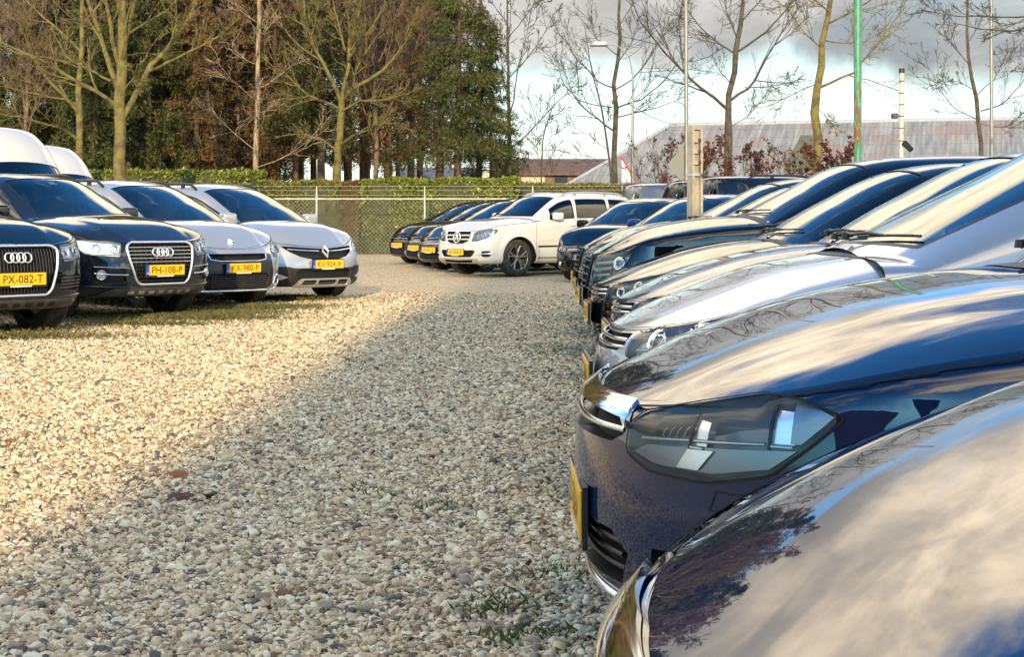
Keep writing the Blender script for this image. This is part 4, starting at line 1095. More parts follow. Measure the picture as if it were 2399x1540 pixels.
# ------------------------------------------------------------------ ground
rng = np.random.default_rng(7)
STONES = [(0.0, (0.332, 0.233, 0.121)), (0.10, (0.640, 0.500, 0.294)), (0.26, (0.812, 0.662, 0.414)), (0.42, (0.492, 0.372, 0.202)), (0.53, (0.880, 0.792, 0.525)), (0.64, (0.640, 0.443, 0.252)),
          (0.72, (0.271, 0.233, 0.162)), (0.79, (0.738, 0.535, 0.313)), (0.86, (0.092, 0.087, 0.085)), (0.91, (0.246, 0.117, 0.060)), (0.94, (0.812, 0.628, 0.302)), (0.96, (0.056, 0.058, 0.060))]
def gravel_mat():
    m = mat('gravel', (0.4, 0.35, 0.28), 0.85); t, b = mnodes(m)
    tc = t.node('ShaderNodeTexCoord'); v = tc.outputs['Object']
    wob = t.node('ShaderNodeTexNoise'); wob.inputs['Scale'].default_value = 14; t.l.new(v, wob.inputs['Vector'])
    vv = t.node('ShaderNodeVectorMath', operation='MULTIPLY_ADD'); t.l.new(wob.outputs['Color'], vv.inputs[0]); vv.inputs[1].default_value = (0.03, 0.03, 0.03); t.l.new(v, vv.inputs[2])
    cols = []; hs = []
    for sc in (46.0, 29.0):
        vo = t.node('ShaderNodeTexVoronoi'); vo.inputs['Scale'].default_value = sc; t.l.new(vv.outputs[0], vo.inputs['Vector'])
        sp = t.node('ShaderNodeSeparateColor'); t.l.new(vo.outputs['Color'], sp.inputs[0])
        cols.append(t.ramp(sp.outputs[0], STONES, True)); hs.append(vo.outputs['Distance'])
    n = t.noise(v, 6.0, 3, 0.6)
    c = t.mix(t.mr(n, 0.47, 0.60), cols[0], cols[1])
    crack = t.mr(hs[0], 0.45, 0.75)
    c = t.mix(t.m('MULTIPLY', crack, 0.30), c, (0.16, 0.13, 0.09))
    big = t.noise(v, 0.35, 5, 0.65)
    c = t.mix(t.m('MULTIPLY', t.mr(big, 0.55, 0.8), 0.18), c, (0.26, 0.22, 0.15))
    t.l.new(t.mix(1.0, c, (1.08, 1.03, 0.92), 'MULTIPLY'), b.inputs['Base Color'])
    h = t.m('SUBTRACT', 1.0, hs[0]); bp = t.node('ShaderNodeBump'); bp.inputs['Strength'].default_value = 0.6; bp.inputs['Distance'].default_value = 0.014
    t.l.new(h, bp.inputs['Height']); t.l.new(bp.outputs[0], b.inputs['Normal'])
    return m
def gheight(x, y):
    return 0.012 * np.sin(x * 1.3 + 0.5 * y) * np.cos(y * 0.7) + 0.008 * np.sin(2.9 * x) * np.sin(1.9 * y + 1)
def make_ground():
    xs = np.concatenate([np.linspace(-900, -22, 14), np.arange(-20, 20.1, 0.4), np.linspace(22, 900, 14)])
    ys = np.concatenate([np.linspace(-900, -12, 14), np.arange(-10, 45, 0.4), np.linspace(46, 1500, 20)])
    X, Y = np.meshgrid(xs, ys); Z = gheight(X, Y) * ((np.abs(X) < 21) & (Y > -11) & (Y < 46)) - 0.012
    n = len(xs); V = np.stack([X.ravel(), Y.ravel(), Z.ravel()], 1)
    F = [(j * n + i, j * n + i + 1, (j + 1) * n + i + 1, (j + 1) * n + i) for j in range(len(ys) - 1) for i in range(n - 1)]
    me = bpy.data.meshes.new('gravel_ground'); me.from_pydata(V.tolist(), [], F); me.polygons.foreach_set('use_smooth', [True] * len(F))
    me.materials.append(gravel_mat()); o = bpy.data.objects.new('gravel_ground', me); COL.objects.link(o); tag(o, kind='structure')
make_ground()
def instancer(name, pts, rot, scl, protos, kind='stuff'):
    """one object whose geometry nodes scatter small prototype meshes on stored points"""
    me = bpy.data.meshes.new(name); me.from_pydata(pts.tolist(), [], [])
    a = me.attributes.new('rot', 'FLOAT_VECTOR', 'POINT'); a.data.foreach_set('vector', rot.astype(np.float32).ravel())
    a = me.attributes.new('scl', 'FLOAT_VECTOR', 'POINT'); a.data.foreach_set('vector', scl.astype(np.float32).ravel())
    o = bpy.data.objects.new(name, me); COL.objects.link(o); tag(o, kind=kind)
    pc = bpy.data.collections.new(name + '_shapes')
    for p in protos: pc.objects.link(p)
    ng = bpy.data.node_groups.new(name + '_scatter', 'GeometryNodeTree')
    ng.interface.new_socket('Geometry', in_out='INPUT', socket_type='NodeSocketGeometry'); ng.interface.new_socket('Geometry', in_out='OUTPUT', socket_type='NodeSocketGeometry')
    N = ng.nodes; L = ng.links
    gi = N.new('NodeGroupInput'); go = N.new('NodeGroupOutput'); iop = N.new('GeometryNodeInstanceOnPoints'); ci = N.new('GeometryNodeCollectionInfo')
    ci.inputs[0].default_value = pc; ci.inputs['Separate Children'].default_value = True; ci.inputs['Reset Children'].default_value = True
    r = N.new('GeometryNodeInputNamedAttribute'); r.data_type = 'FLOAT_VECTOR'; r.inputs[0].default_value = 'rot'
    s = N.new('GeometryNodeInputNamedAttribute'); s.data_type = 'FLOAT_VECTOR'; s.inputs[0].default_value = 'scl'
    L.new(gi.outputs[0], iop.inputs['Points']); L.new(ci.outputs[0], iop.inputs['Instance']); iop.inputs['Pick Instance'].default_value = True
    e2r = N.new('FunctionNodeEulerToRotation'); L.new(r.outputs[0], e2r.inputs[0]); L.new(e2r.outputs[0], iop.inputs['Rotation'])
    L.new(s.outputs[0], iop.inputs['Scale']); L.new(iop.outputs[0], go.inputs[0])
    md = o.modifiers.new('scatter', 'NODES'); md.node_group = ng
    return o
def pebbles():
    m = mat('pebble', (0.4, 0.35, 0.3), 0.7); t, b = mnodes(m)
    oi = t.node('ShaderNodeObjectInfo'); tc = t.node('ShaderNodeTexCoord')
    c = t.ramp(oi.outputs['Random'], STONES, True)
    n = t.noise(tc.outputs['Object'], 2.2, 4, 0.6)
    c = t.mix(t.m('MULTIPLY', t.mr(n, 0.35, 0.7), 0.35), c, (0.36, 0.28, 0.17)); t.l.new(c, b.inputs['Base Color'])
    import bmesh
    protos = []
    for k in range(9):
        bm = bmesh.new(); bmesh.ops.create_icosphere(bm, subdivisions=2, radius=0.5)
        r = np.random.default_rng(k + 50); A = r.normal(size=(9, 3)); A /= np.linalg.norm(A, axis=1)[:, None]
        for v in bm.verts:
            p = np.array(v.co) * 2
            d = 1.0
            for q in A: d -= 0.85 * max(0, float(p @ q) - 0.72)
            d *= 1 + 0.06 * math.sin(3 * p[0] + k) * math.cos(4 * p[1])
            v.co = Vector(p * 0.5 * d)
        me = bpy.data.meshes.new('pebble'); bm.to_mesh(me); bm.free(); me.polygons.foreach_set('use_smooth', [True] * len(me.polygons)); me.materials.append(m)
        protos.append(bpy.data.objects.new('pebble', me))
    P = []
    N = 700000
    y = 2.6 + (24.0 - 2.6) * rng.random(N)**1.25
    x = (-0.36 * y - 0.8) + rng.random(N) * (0.36 * y + 0.8 + 0.9 + 0.05 * y)
    keep = rng.random(N) < np.clip(1.15 - (y - 9) / 13.5, 0.0, 1); x, y = x[keep], y[keep]
    sz = np.exp(rng.normal(math.log(0.0130), 0.42, len(x))) * (1 + np.clip((y - 7) * 0.02, 0, 0.25)); sz = np.clip(sz, 0.007, 0.045)
    z = gheight(x, y) - 0.012 + sz * 0.15 + rng.random(len(x)) * 0.012
    rot = np.stack([rng.normal(0, 0.35, len(x)), rng.normal(0, 0.35, len(x)), rng.random(len(x)) * 6.28], 1)
    scl = np.stack([sz * rng.uniform(0.9, 1.6, len(x)), sz * rng.uniform(0.75, 1.1, len(x)), sz * rng.uniform(0.5, 0.85, len(x))], 1)
    instancer('gravel_stones', np.stack([x, y, z], 1), rot, scl, protos)
pebbles()

def leafcards(P, size, aspect, rg, droop=0.0, tri=False, up=None):
    """oriented little faces at points P -> verts, faces"""
    n = len(P); d = rg.normal(size=(n, 3)); d[:, 2] -= droop; d /= np.linalg.norm(d, axis=1)[:, None]
    e = rg.normal(size=(n, 3)); e -= (e * d).sum(1)[:, None] * d; e /= np.linalg.norm(e, axis=1)[:, None]
    s = size * rg.uniform(0.6, 1.35, n)[:, None] if np.isscalar(size) else size[:, None]
    a = P; b = P + d * s * 0.5 + e * s * aspect * 0.5; c = P + d * s; f = P + d * s * 0.5 - e * s * aspect * 0.5
    V = np.stack([a, b, c, f], 1).reshape(-1, 3)
    return V
def cards_obj(name, V, mt, parent=None, extra=None):
    n = len(V) // 4
    me = bpy.data.meshes.new(name); me.vertices.add(len(V)); me.vertices.foreach_set('co', V.astype(np.float32).ravel())
    me.loops.add(n * 4); me.loops.foreach_set('vertex_index', np.arange(n * 4, dtype=np.int32))
    me.polygons.add(n); me.polygons.foreach_set('loop_start', np.arange(0, n * 4, 4, dtype=np.int32))
    me.update(calc_edges=True); me.materials.append(mt)
    o = bpy.data.objects.new(name, me); COL.objects.link(o); o.parent = parent
    return o
def leaf_mat(name, cols, rough=0.5, trans=0.25, nscale=0.6, spec=0.4):
    m = mat(name, cols[0], rough, 0, spec); t, b = mnodes(m)
    g = t.node('ShaderNodeNewGeometry'); tc = t.node('ShaderNodeTexCoord')
    n = t.noise(tc.outputs['Object'], nscale, 4, 0.6)
    f = t.m('ADD', t.m('MULTIPLY', g.outputs['Random Per Island'], 0.6), t.m('MULTIPLY', t.mr(n, 0.3, 0.7), 0.4))
    stops = [(i / max(1, len(cols) - 1), c) for i, c in enumerate(cols)]
    c = t.ramp(f, stops); t.l.new(c, b.inputs['Base Color'])
    if trans:
        tr = t.node('ShaderNodeBsdfTranslucent'); t.l.new(c, tr.inputs[0]); mx = t.node('ShaderNodeMixShader'); mx.inputs[0].default_value = trans
        out = [x for x in t.n if x.type == 'OUTPUT_MATERIAL'][0]; t.l.new(b.outputs[0], mx.inputs[1]); t.l.new(tr.outputs[0], mx.inputs[2]); t.l.new(mx.outputs[0], out.inputs[0])
    return m
# ------------------------------------------------------------------ grass at the feet of the left row, weeds on the right
def blades(name, spots, mt, h=0.07, label=None):
    P = []
    for (x, y, rx, ry, n) in spots:
        q = rng.normal(size=(n, 2)) * 0.5; P.append(np.stack([x + q[:, 0] * rx, y + q[:, 1] * ry], 1))
    P = np.concatenate(P); n = len(P); a = rng.random(n) * 6.28; hh = h * rng.uniform(0.4, 1.3, n); w = 0.004
    z0 = gheight(P[:, 0], P[:, 1]) - 0.005; lean = rng.normal(0, 0.55, (n, 2)) * hh[:, None]
    B = np.stack([P[:, 0], P[:, 1], z0], 1); dx = np.stack([np.cos(a) * w, np.sin(a) * w, 0 * a], 1)
    m1 = B + np.stack([lean[:, 0] * 0.35, lean[:, 1] * 0.35, hh * 0.6], 1); tp = B + np.stack([lean[:, 0], lean[:, 1], hh], 1)
    V = np.stack([B - dx, B + dx, m1 + dx * 0.7, tp], 1).reshape(-1, 3)
    return tag(cards_obj(name, V, mt), kind='stuff')
GRASS = leaf_mat('grass_blades', [(0.30, 0.22, 0.10), (0.20, 0.16, 0.06), (0.10, 0.12, 0.03), (0.14, 0.16, 0.04)], 0.6, 0.3, 1.5)
gs = []
for (xd, yd, rx, ry, n) in [(470, 735, 0.9, 0.5, 3200), (330, 762, 0.7, 0.25, 1000), (585, 722, 0.9, 0.5, 3800), (690, 700, 0.5, 0.6, 2200), (400, 745, 0.8, 0.6, 2600), (190, 752, 0.7, 0.6, 1400), (30, 775, 0.8, 0.7, 1400), (90, 790, 0.8, 0.3, 900), (540, 745, 0.8, 0.2, 700)]:
    Y = FPX * HCAM / (yd - HOR); gs.append((wx(xd, Y), Y, rx, ry, n))
blades('grass', gs, GRASS, 0.055)
gs = []
for (xd, yd, rx, ry, n) in [(1180, 1405, 0.12, 0.12, 110), (1250, 1345, 0.08, 0.10, 60), (1190, 1492, 0.08, 0.05, 90), (1120, 1430, 0.12, 0.10, 50), (1010, 1190, 0.1, 0.1, 60), (1330, 1330, 0.1, 0.2, 60), (1290, 1480, 0.15, 0.06, 60), (860, 1150, 0.1, 0.1, 40), (1300, 820, 0.3, 0.8, 300)]:
    Y = FPX * HCAM / (yd - HOR); gs.append((wx(xd, Y), Y, rx, ry, n))
blades('moss_tufts', gs, leaf_mat('weeds', [(0.05, 0.09, 0.02), (0.08, 0.14, 0.03), (0.12, 0.12, 0.04)], 0.6, 0.3), 0.028)
# leaf litter and dark crumbs between the stones
def litter():
    n = 900; y = 3.0 + 20 * rng.random(n)**1.4; x = -0.34 * y + rng.random(n) * (0.40 * y)
    k = rng.random(n) < 0.45; x[k] = 0.0 + 0.035 * y[k] + rng.normal(0, 0.25, k.sum())
    P = np.stack([x, y, gheight(x, y) + 0.008], 1); sz = rng.uniform(0.012, 0.04, n)
    d = rng.normal(size=(n, 3)); d[:, 2] *= 0.25; d /= np.linalg.norm(d, axis=1)[:, None]; e = np.cross(d, np.array([0, 0, 1.0]) + rng.normal(size=(n, 3)) * 0.3); e /= np.linalg.norm(e, axis=1)[:, None]
    s = sz[:, None]; V = np.stack([P, P + d * s * .5 + e * s * .3, P + d * s, P + d * s * .5 - e * s * .3], 1).reshape(-1, 3)
    tag(cards_obj('leaf_litter', V, leaf_mat('litter', [(0.10, 0.045, 0.02), (0.20, 0.08, 0.03), (0.07, 0.04, 0.02), (0.28, 0.18, 0.08)], 0.7, 0.1, 3.0)), kind='stuff')
litter()
# fallen oak leaves
LEAFB = vary(mat('dead_leaf', (0.3, 0.1, 0.03), 0.7), (0.34, 0.10, 0.03), (0.22, 0.08, 0.03), 30)
LEAFD = vary(mat('dead_leaf_dark', (0.12, 0.06, 0.03), 0.7), (0.13, 0.06, 0.03), (0.07, 0.035, 0.02), 30)
def fallen_leaf(xd, yd, L, rz, mt, label):
    Y = FPX * HCAM / (yd - HOR); x = wx(xd, Y)
    mb = MB(); n = 28; V = [(0, 0, 0.006)]
    for i in range(n):
        q = 2 * math.pi * i / n; r = L / 2 * (0.62 + 0.38 * abs(math.cos(q))) * (1 + 0.20 * math.cos(7 * q))
        V.append((r * math.cos(q), r * 0.72 * math.sin(q), 0.010 + 0.018 * math.sin(2 * q + 1) * r / L))
    mb.add(V, [(0, i + 1, (i + 1) % n + 1) for i in range(n)], mt)
    mb.tube([(-L * 0.5, 0, 0.01), (-L * 0.72, 0.01, 0.012)], 0.0015, mt, 4)
    o = mb.build('fallen_leaf'); o.location = (x, Y, gheight(x, Y) + 0.012); o.rotation_euler = (0.55, 0.1, rz)
    tag(o, label, 'leaf', 'dead leaves on the gravel')
fallen_leaf(412, 1123, 0.085, 0.4, LEAFB, 'rusty orange dead leaf lying alone on the pale gravel')
fallen_leaf(425, 1170, 0.09, 0.1, LEAFD, 'dark brown curled leaf just below the rusty orange leaf')
fallen_leaf(480, 1170, 0.08, 2.2, LEAFD, 'dark brown leaf right of the curled dark leaf')
fallen_leaf(12, 1045, 0.07, 1.2, LEAFB, 'small orange leaf at the left edge of the sunlit gravel')
fallen_leaf(1010, 1078, 0.05, 1.7, LEAFD, 'small dark red leaf on the shaded gravel midway to the right cars')
fallen_leaf(198, 757, 0.12, 0.9, LEAFB, 'orange leaf in the grass in front of the dark four-ring car')

# ------------------------------------------------------------------ trees
def tubes_obj(name, groups, mt, parent=None):
    """groups: (pts[B,m,3], rad[B,m], sides)"""
    VV = []; FF = []; base = 0
    for P, R, n in groups:
        B, m = R.shape
        T = np.gradient(P, axis=1); T /= np.linalg.norm(T, axis=2)[..., None] + 1e-12
        u = np.where(np.abs(T[:, :1, 2:3]) < 0.9, np.array([0, 0, 1.0]), np.array([1.0, 0, 0])) + 0 * T
        A = np.cross(T, u); A /= np.linalg.norm(A, axis=2)[..., None] + 1e-12; C = np.cross(A, T)
        q = np.arange(n) * 2 * math.pi / n
        V = P[:, :, None, :] + R[:, :, None, None] * (np.cos(q)[None, None, :, None] * A[:, :, None, :] + np.sin(q)[None, None, :, None] * C[:, :, None, :])
        VV.append(V.reshape(-1, 3))
        idx = np.arange(B * m * n).reshape(B, m, n) + base
        a = idx[:, :-1, :]; b = np.roll(idx, -1, axis=2)[:, :-1, :]; c = np.roll(idx, -1, axis=2)[:, 1:, :]; d = idx[:, 1:, :]
        FF.append(np.stack([a, b, c, d], -1).reshape(-1, 4)); base += B * m * n
    V = np.concatenate(VV); F = np.concatenate(FF)
    me = bpy.data.meshes.new(name); me.vertices.add(len(V)); me.vertices.foreach_set('co', V.astype(np.float32).ravel())
    me.loops.add(F.size); me.loops.foreach_set('vertex_index', F.astype(np.int32).ravel())
    me.polygons.add(len(F)); me.polygons.foreach_set('loop_start', np.arange(0, F.size, 4, dtype=np.int32)); me.polygons.foreach_set('use_smooth', [True] * len(F))
    me.update(calc_edges=True); me.materials.append(mt)
    o = bpy.data.objects.new(name, me); COL.objects.link(o); o.parent = parent
    return o
def resample(pts, m):
    pts = np.asarray(pts, float); d = np.concatenate([[0], np.cumsum(np.linalg.norm(np.diff(pts, axis=0), axis=1))]); q = np.linspace(0, d[-1], m)
    return np.stack([np.interp(q, d, pts[:, k]) for k in range(3)], 1)
def sprout(P, R, kids, lenf, ang, up, wander, rg, m=6, tlo=0.2, rf=0.55, rmin=0.003, lmin=0.05, taper=0.35):
    """children of branches P[B,m,3]"""
    B, mm = R.shape
    L = np.linalg.norm(np.diff(P, axis=1), axis=2).sum(1)
    idx = np.repeat(np.arange(B), kids); t = tlo + (1 - tlo) * rg.random(len(idx))**0.9
    f = t * (mm - 1); i = np.minimum(f.astype(int), mm - 2); w = (f - i)[:, None]
    p0 = P[idx, i] * (1 - w) + P[idx, i + 1] * w; T = P[idx, i + 1] - P[idx, i]; T /= np.linalg.norm(T, axis=1)[:, None] + 1e-9
    r0 = (R[idx, i] * (1 - w[:, 0]) + R[idx, i + 1] * w[:, 0]) * rf
    rv = rg.normal(size=T.shape); rv -= (rv * T).sum(1)[:, None] * T; rv /= np.linalg.norm(rv, axis=1)[:, None]
    a = ang * rg.uniform(0.6, 1.3, len(idx))[:, None]; d = T * np.cos(a) + rv * np.sin(a)
    ll = np.maximum(L[idx] * lenf * rg.uniform(0.5, 1.2, len(idx)) * (1.15 - 0.6 * t), lmin)
    out = np.zeros((len(idx), m, 3)); out[:, 0] = p0
    for k in range(1, m):
        d = d + rg.normal(size=d.shape) * wander; d[:, 2] += up; d /= np.linalg.norm(d, axis=1)[:, None]
        out[:, k] = out[:, k - 1] + d * (ll / (m - 1))[:, None]
    rr = np.maximum(r0[:, None] * np.linspace(1, taper, m)[None], rmin)
    return out, rr
BARK_Y = vary(mat('lichen_bark', (0.2, 0.15, 0.05), 0.85), (0.085, 0.055, 0.025), (0.17, 0.135, 0.03), 4.0, 6, 0.35, 0.6, 0.6, 20, bd=0.03)
BARK_G = vary(mat('grey_bark', (0.1, 0.08, 0.06), 0.85), (0.035, 0.027, 0.02), (0.085, 0.068, 0.042), 5.0, 6, 0.35, 0.6, 0.6, 20, bd=0.03)
BARK_B = vary(mat('brown_bark', (0.12, 0.07, 0.04), 0.85), (0.05, 0.030, 0.018), (0.11, 0.065, 0.035), 6.0, 6, 0.3, 0.7, 0.6, 20, bd=0.03)
BARK_P = vary(mat('pale_bark', (0.2, 0.13, 0.08), 0.85), (0.13, 0.075, 0.04), (0.36, 0.26, 0.16), 7.0, 4, 0.42, 0.55, 0.6, 20, stretch=(4, 4, 0.4), bd=0.03)
def bare_tree(name, label, trunk, limbs, bark, seed, kids=(8, 7, 6), lenf=(0.5, 0.5, 0.55), ang=0.65, up=0.10, rmin=0.006, group=None, wander=0.16, cat='tree', leaves=None, twig=None, limbkids=True):
    """trunk and limbs: lists of (points, r0, r1) in world space"""
    rg = np.random.default_rng(seed); root_p = np.array(trunk[0][0]); root_p[2] = 0
    root = thing(name, tuple(root_p), 0, label, cat, group)
    tb = []
    for pts, r0, r1 in [trunk]: 
        P = resample(np.array(pts) - root_p, 14)[None]; P[:, 1:-1, :2] += rg.normal(size=P[:, 1:-1, :2].shape) * r0 * 0.16
        R = np.linspace(r0, r1, 14)[None] * (1 + 0.05 * rg.normal(size=(1, 14))); R[0, 0] *= 1.25
        tb.append((P, R, 12))
    tubes_obj('trunk', tb, bark, root)
    G1 = []
    lk = 0.62 if name in ('street_tree', 'young_tree') else 0.8
    for pts, r0, r1 in limbs:
        r0, r1 = r0 * lk, r1 * lk
        p = resample(np.array(pts) - root_p, 10); p[1:, :] += np.cumsum(rg.normal(size=(9, 3)) * 0.03, axis=0) * np.linalg.norm(p[-1] - p[0]) * 0.25
        G1.append((p, np.linspace(r0, r1, 10)))
    P = np.array([g[0] for g in G1]); R = np.array([g[1] for g in G1]); groups = [(P, R, 7)]
    P1, R1 = P, R; sides = (5, 4, 3, 3)
    for lv in range(len(kids)):
        P1, R1 = sprout(P1, R1, kids[lv], lenf[lv], ang, up, wander, rg, 6 if lv < 2 else 5, 0.15, 0.6, rmin * (1.0 if lv else 1.4))
        groups.append((P1, R1, sides[lv]))
    tubes_obj('crown', groups, twig or bark, root)
    if leaves:
        mt, n, size = leaves; k = rg.integers(0, P1.shape[0], n); j = rg.integers(1, P1.shape[1], n)
        cards_obj('leaves', leafcards(P1[k, j], size, 0.7, rg, 0.6), mt, root)
    return root
def limb_px(pts, Y, r0, r1, dy=0.0):
    n = len(pts); return ([W3(x, y, Y + dy * (i / max(1, n - 1))) for i, (x, y) in enumerate(pts)], r0, r1)
def auto_limbs(x, Y, z0, z1, n, ln, rg, r0, tilt=0.8):
    out = []
    for i in range(n):
        f = (i + rg.random() * 0.6) / n; z = z0 + (z1 - z0) * f; a = i * 2.4 + rg.random(); l = ln * (1 - 0.55 * f) * rg.uniform(0.8, 1.15)
        t = tilt * rg.uniform(0.8, 1.2); dx, dy = math.cos(a), math.sin(a)
        p = [(x, Y, z)]
        for k in range(1, 5):
            q = k / 4; p.append((x + dx * l * math.sin(t) * q, Y + dy * l * math.sin(t) * q, z + l * (math.cos(t) * q + 0.25 * q * q)))
        out.append((p, r0 * (1 - 0.5 * f), r0 * 0.2))
    return out
# the tall lichen-covered tree on the left
Y = 46
bare_tree('bare_tree', 'tall bare tree with yellow lichen bark right behind the parked cars', ([W3(280, 592, Y), W3(281, 300, Y), W3(278, 250, Y), W3(284, 120, Y), W3(288, 0, Y), W3(290, -150, Y), W3(300, -330, Y)], 0.23, 0.05),
    [limb_px([(278, 250), (230, 215), (170, 175), (110, 140), (55, 110), (-20, 80)], Y, 0.085, 0.03, -2), limb_px([(288, 275), (320, 225), (350, 160), (395, 105), (440, 30), (470, -80)], Y, 0.12, 0.04, 1),
     limb_px([(276, 205), (255, 150), (235, 85), (205, 0), (180, -120)], Y, 0.11, 0.04, 2), limb_px([(282, 160), (262, 80), (252, 0), (240, -140)], Y, 0.09, 0.04, -1), limb_px([(350, 165), (420, 130), (480, 100), (540, 55)], Y, 0.06, 0.02, -1),
     limb_px([(286, 150), (300, 70), (320, 0), (360, -130)], Y, 0.09, 0.03, -2), limb_px([(285, 90), (330, 60), (390, 20), (450, -60)], Y, 0.05, 0.02, 2), limb_px([(262, 190), (215, 160), (160, 130), (120, 60)], Y, 0.05, 0.02, 2),
     limb_px([(288, 130), (345, 128), (400, 140)], Y, 0.035, 0.015, 2), limb_px([(284, 60), (270, -60), (250, -220)], Y, 0.06, 0.02, 1), limb_px([(290, 408), (298, 398), (301, 388)], Y, 0.05, 0.03), limb_px([(292, 210), (312, 185), (322, 150)], Y, 0.04, 0.02, -1)],
    BARK_Y, 11, kids=(7, 7, 6), lenf=(0.42, 0.5, 0.5), rmin=0.008, up=0.05)
# a second, far left leaning lichen tree
Y = 52
bare_tree('bare_tree', 'pale barked tree leaning left of the tall lichen tree, ivy round its foot', ([W3(190, 600, Y), W3(188, 400, Y), W3(186, 300, Y), W3(188, 180, Y), W3(192, 60, Y), W3(190, -120, Y)], 0.17, 0.04),
    [limb_px([(188, 270), (160, 235), (120, 195), (75, 130), (40, 60)], Y, 0.08, 0.03, -2), limb_px([(186, 330), (150, 300), (100, 290), (40, 275), (-30, 262)], Y, 0.06, 0.02, -2), limb_px([(188, 250), (150, 230), (90, 215), (10, 200)], Y, 0.05, 0.02, 2),
     limb_px([(190, 120), (130, 60), (70, 0), (20, -70)], Y, 0.06, 0.02, 1), limb_px([(190, 60), (240, 0), (280, -90)], Y, 0.05, 0.02, 1), limb_px([(188, 160), (120, 130), (40, 120), (-40, 80)], Y, 0.05, 0.02, -1)],
    BARK_Y, 12, kids=(8, 7, 6), lenf=(0.45, 0.5, 0.5), rmin=0.008, up=0.03)
# the spreading tree in front of the wood
Y = 58
bare_tree('bare_tree', 'wide crowned bare tree standing in the middle of the wood edge', ([W3(786, 600, Y), W3(789, 420, Y), W3(793, 330, Y), W3(796, 270, Y), W3(800, 235, Y)], 0.19, 0.12),
    [limb_px([(800, 238), (815, 215), (850, 195), (905, 165), (950, 110), (985, 20)], Y, 0.11, 0.03, 2), limb_px([(799, 240), (785, 200), (765, 150), (735, 95), (715, 20), (700, -90)], Y, 0.11, 0.03, -1), limb_px([(797, 255), (760, 240), (715, 225), (665, 180), (620, 150), (585, 90)], Y, 0.08, 0.02, -2),
     limb_px([(801, 235), (812, 170), (810, 100), (830, 20), (850, -100)], Y, 0.10, 0.03, 1), limb_px([(790, 355), (755, 325), (705, 310), (650, 312), (610, 300)], Y, 0.06, 0.02, 1), limb_px([(796, 340), (830, 320), (880, 300), (930, 290)], Y, 0.06, 0.02, -2),
     limb_px([(797, 262), (840, 235), (900, 235), (960, 220)], Y, 0.06, 0.02, -1), limb_px([(765, 150), (700, 110), (640, 40), (610, -30)], Y, 0.06, 0.02, 2), limb_px([(815, 140), (860, 80), (900, 10), (920, -80)], Y, 0.06, 0.02, -2), limb_px([(735, 230), (680, 250), (620, 240), (580, 250)], Y, 0.04, 0.015, -1), limb_px([(810, 120), (790, 50), (770, -40)], Y, 0.06, 0.02, 2)],
    BARK_Y, 13, kids=(9, 8, 6), lenf=(0.45, 0.48, 0.5), rmin=0.009, up=0.06)
# slim straight pole-like tree
Y = 56
rg_ = np.random.default_rng(3)
bare_tree('slim_tree', 'slim straight tree trunk with thin side twigs left of the wide tree', ([W3(598, 600, Y), W3(600, 300, Y), W3(604, 140, Y), W3(610, 0, Y), W3(612, -200, Y)], 0.12, 0.05), auto_limbs(wx(604, Y), Y, 3, 12, 16, 2.4, rg_, 0.028, 1.2), BARK_P, 14, kids=(7, 6), lenf=(0.5, 0.5), rmin=0.008, up=0.02)
# street trees by the road
Y = 60
SG = 'bare street trees along the road'
bare_tree('street_tree', 'bare street tree in front of the left end of the corrugated roof', ([W3(1438, 580, Y), W3(1440, 430, Y), W3(1441, 370, Y), W3(1437, 330, Y), W3(1446, 290, Y), W3(1440, 200, Y), W3(1450, 100, Y), W3(1452, 0, Y), W3(1456, -130, Y)], 0.14, 0.03),
    [limb_px([(1436, 305), (1405, 285), (1360, 245), (1320, 190), (1310, 120)], Y, 0.055, 0.015, -1.5), limb_px([(1434, 252), (1390, 245), (1330, 225), (1320, 160)], Y, 0.035, 0.012, 1), limb_px([(1440, 255), (1500, 235), (1560, 190), (1600, 130)], Y, 0.05, 0.012, -1), limb_px([(1436, 205), (1400, 190), (1350, 130), (1335, 60)], Y, 0.045, 0.012, 2),
     limb_px([(1442, 210), (1490, 180), (1530, 130), (1580, 40)], Y, 0.045, 0.012, 1), limb_px([(1446, 150), (1480, 100), (1500, 30)], Y, 0.035, 0.01, -2), limb_px([(1448, 130), (1400, 90), (1380, 20)], Y, 0.035, 0.01, 1), limb_px([(1440, 275), (1480, 268), (1540, 250), (1600, 225)], Y, 0.04, 0.012, 1), limb_px([(1450, 60), (1480, 10), (1500, -60)], Y, 0.03, 0.01, 1)],
    BARK_G, 21, kids=(11, 6, 4), lenf=(0.55, 0.45, 0.45), rmin=0.0052, wander=0.11, group=SG, up=0.06)
bare_tree('young_tree', 'thin young tree close beside the left street tree', ([W3(1434, 580, Y - 1), W3(1433, 430, Y - 1), W3(1428, 370, Y - 1), W3(1418, 310, Y - 1), W3(1405, 230, Y - 1), W3(1385, 160, Y - 1), W3(1370, 60, Y - 1)], 0.06, 0.012),
    [limb_px([(1430, 390), (1390, 372), (1340, 365), (1290, 350)], Y - 1, 0.02, 0.008), limb_px([(1425, 350), (1380, 320), (1330, 290)], Y - 1, 0.02, 0.008, 1), limb_px([(1405, 230), (1390, 170), (1372, 120)], Y - 1, 0.015, 0.006, 1), limb_px([(1415, 300), (1440, 260), (1450, 220)], Y - 1, 0.015, 0.006, -1)], BARK_G, 22, kids=(8, 5), lenf=(0.4, 0.5), rmin=0.0065)
Y = 50
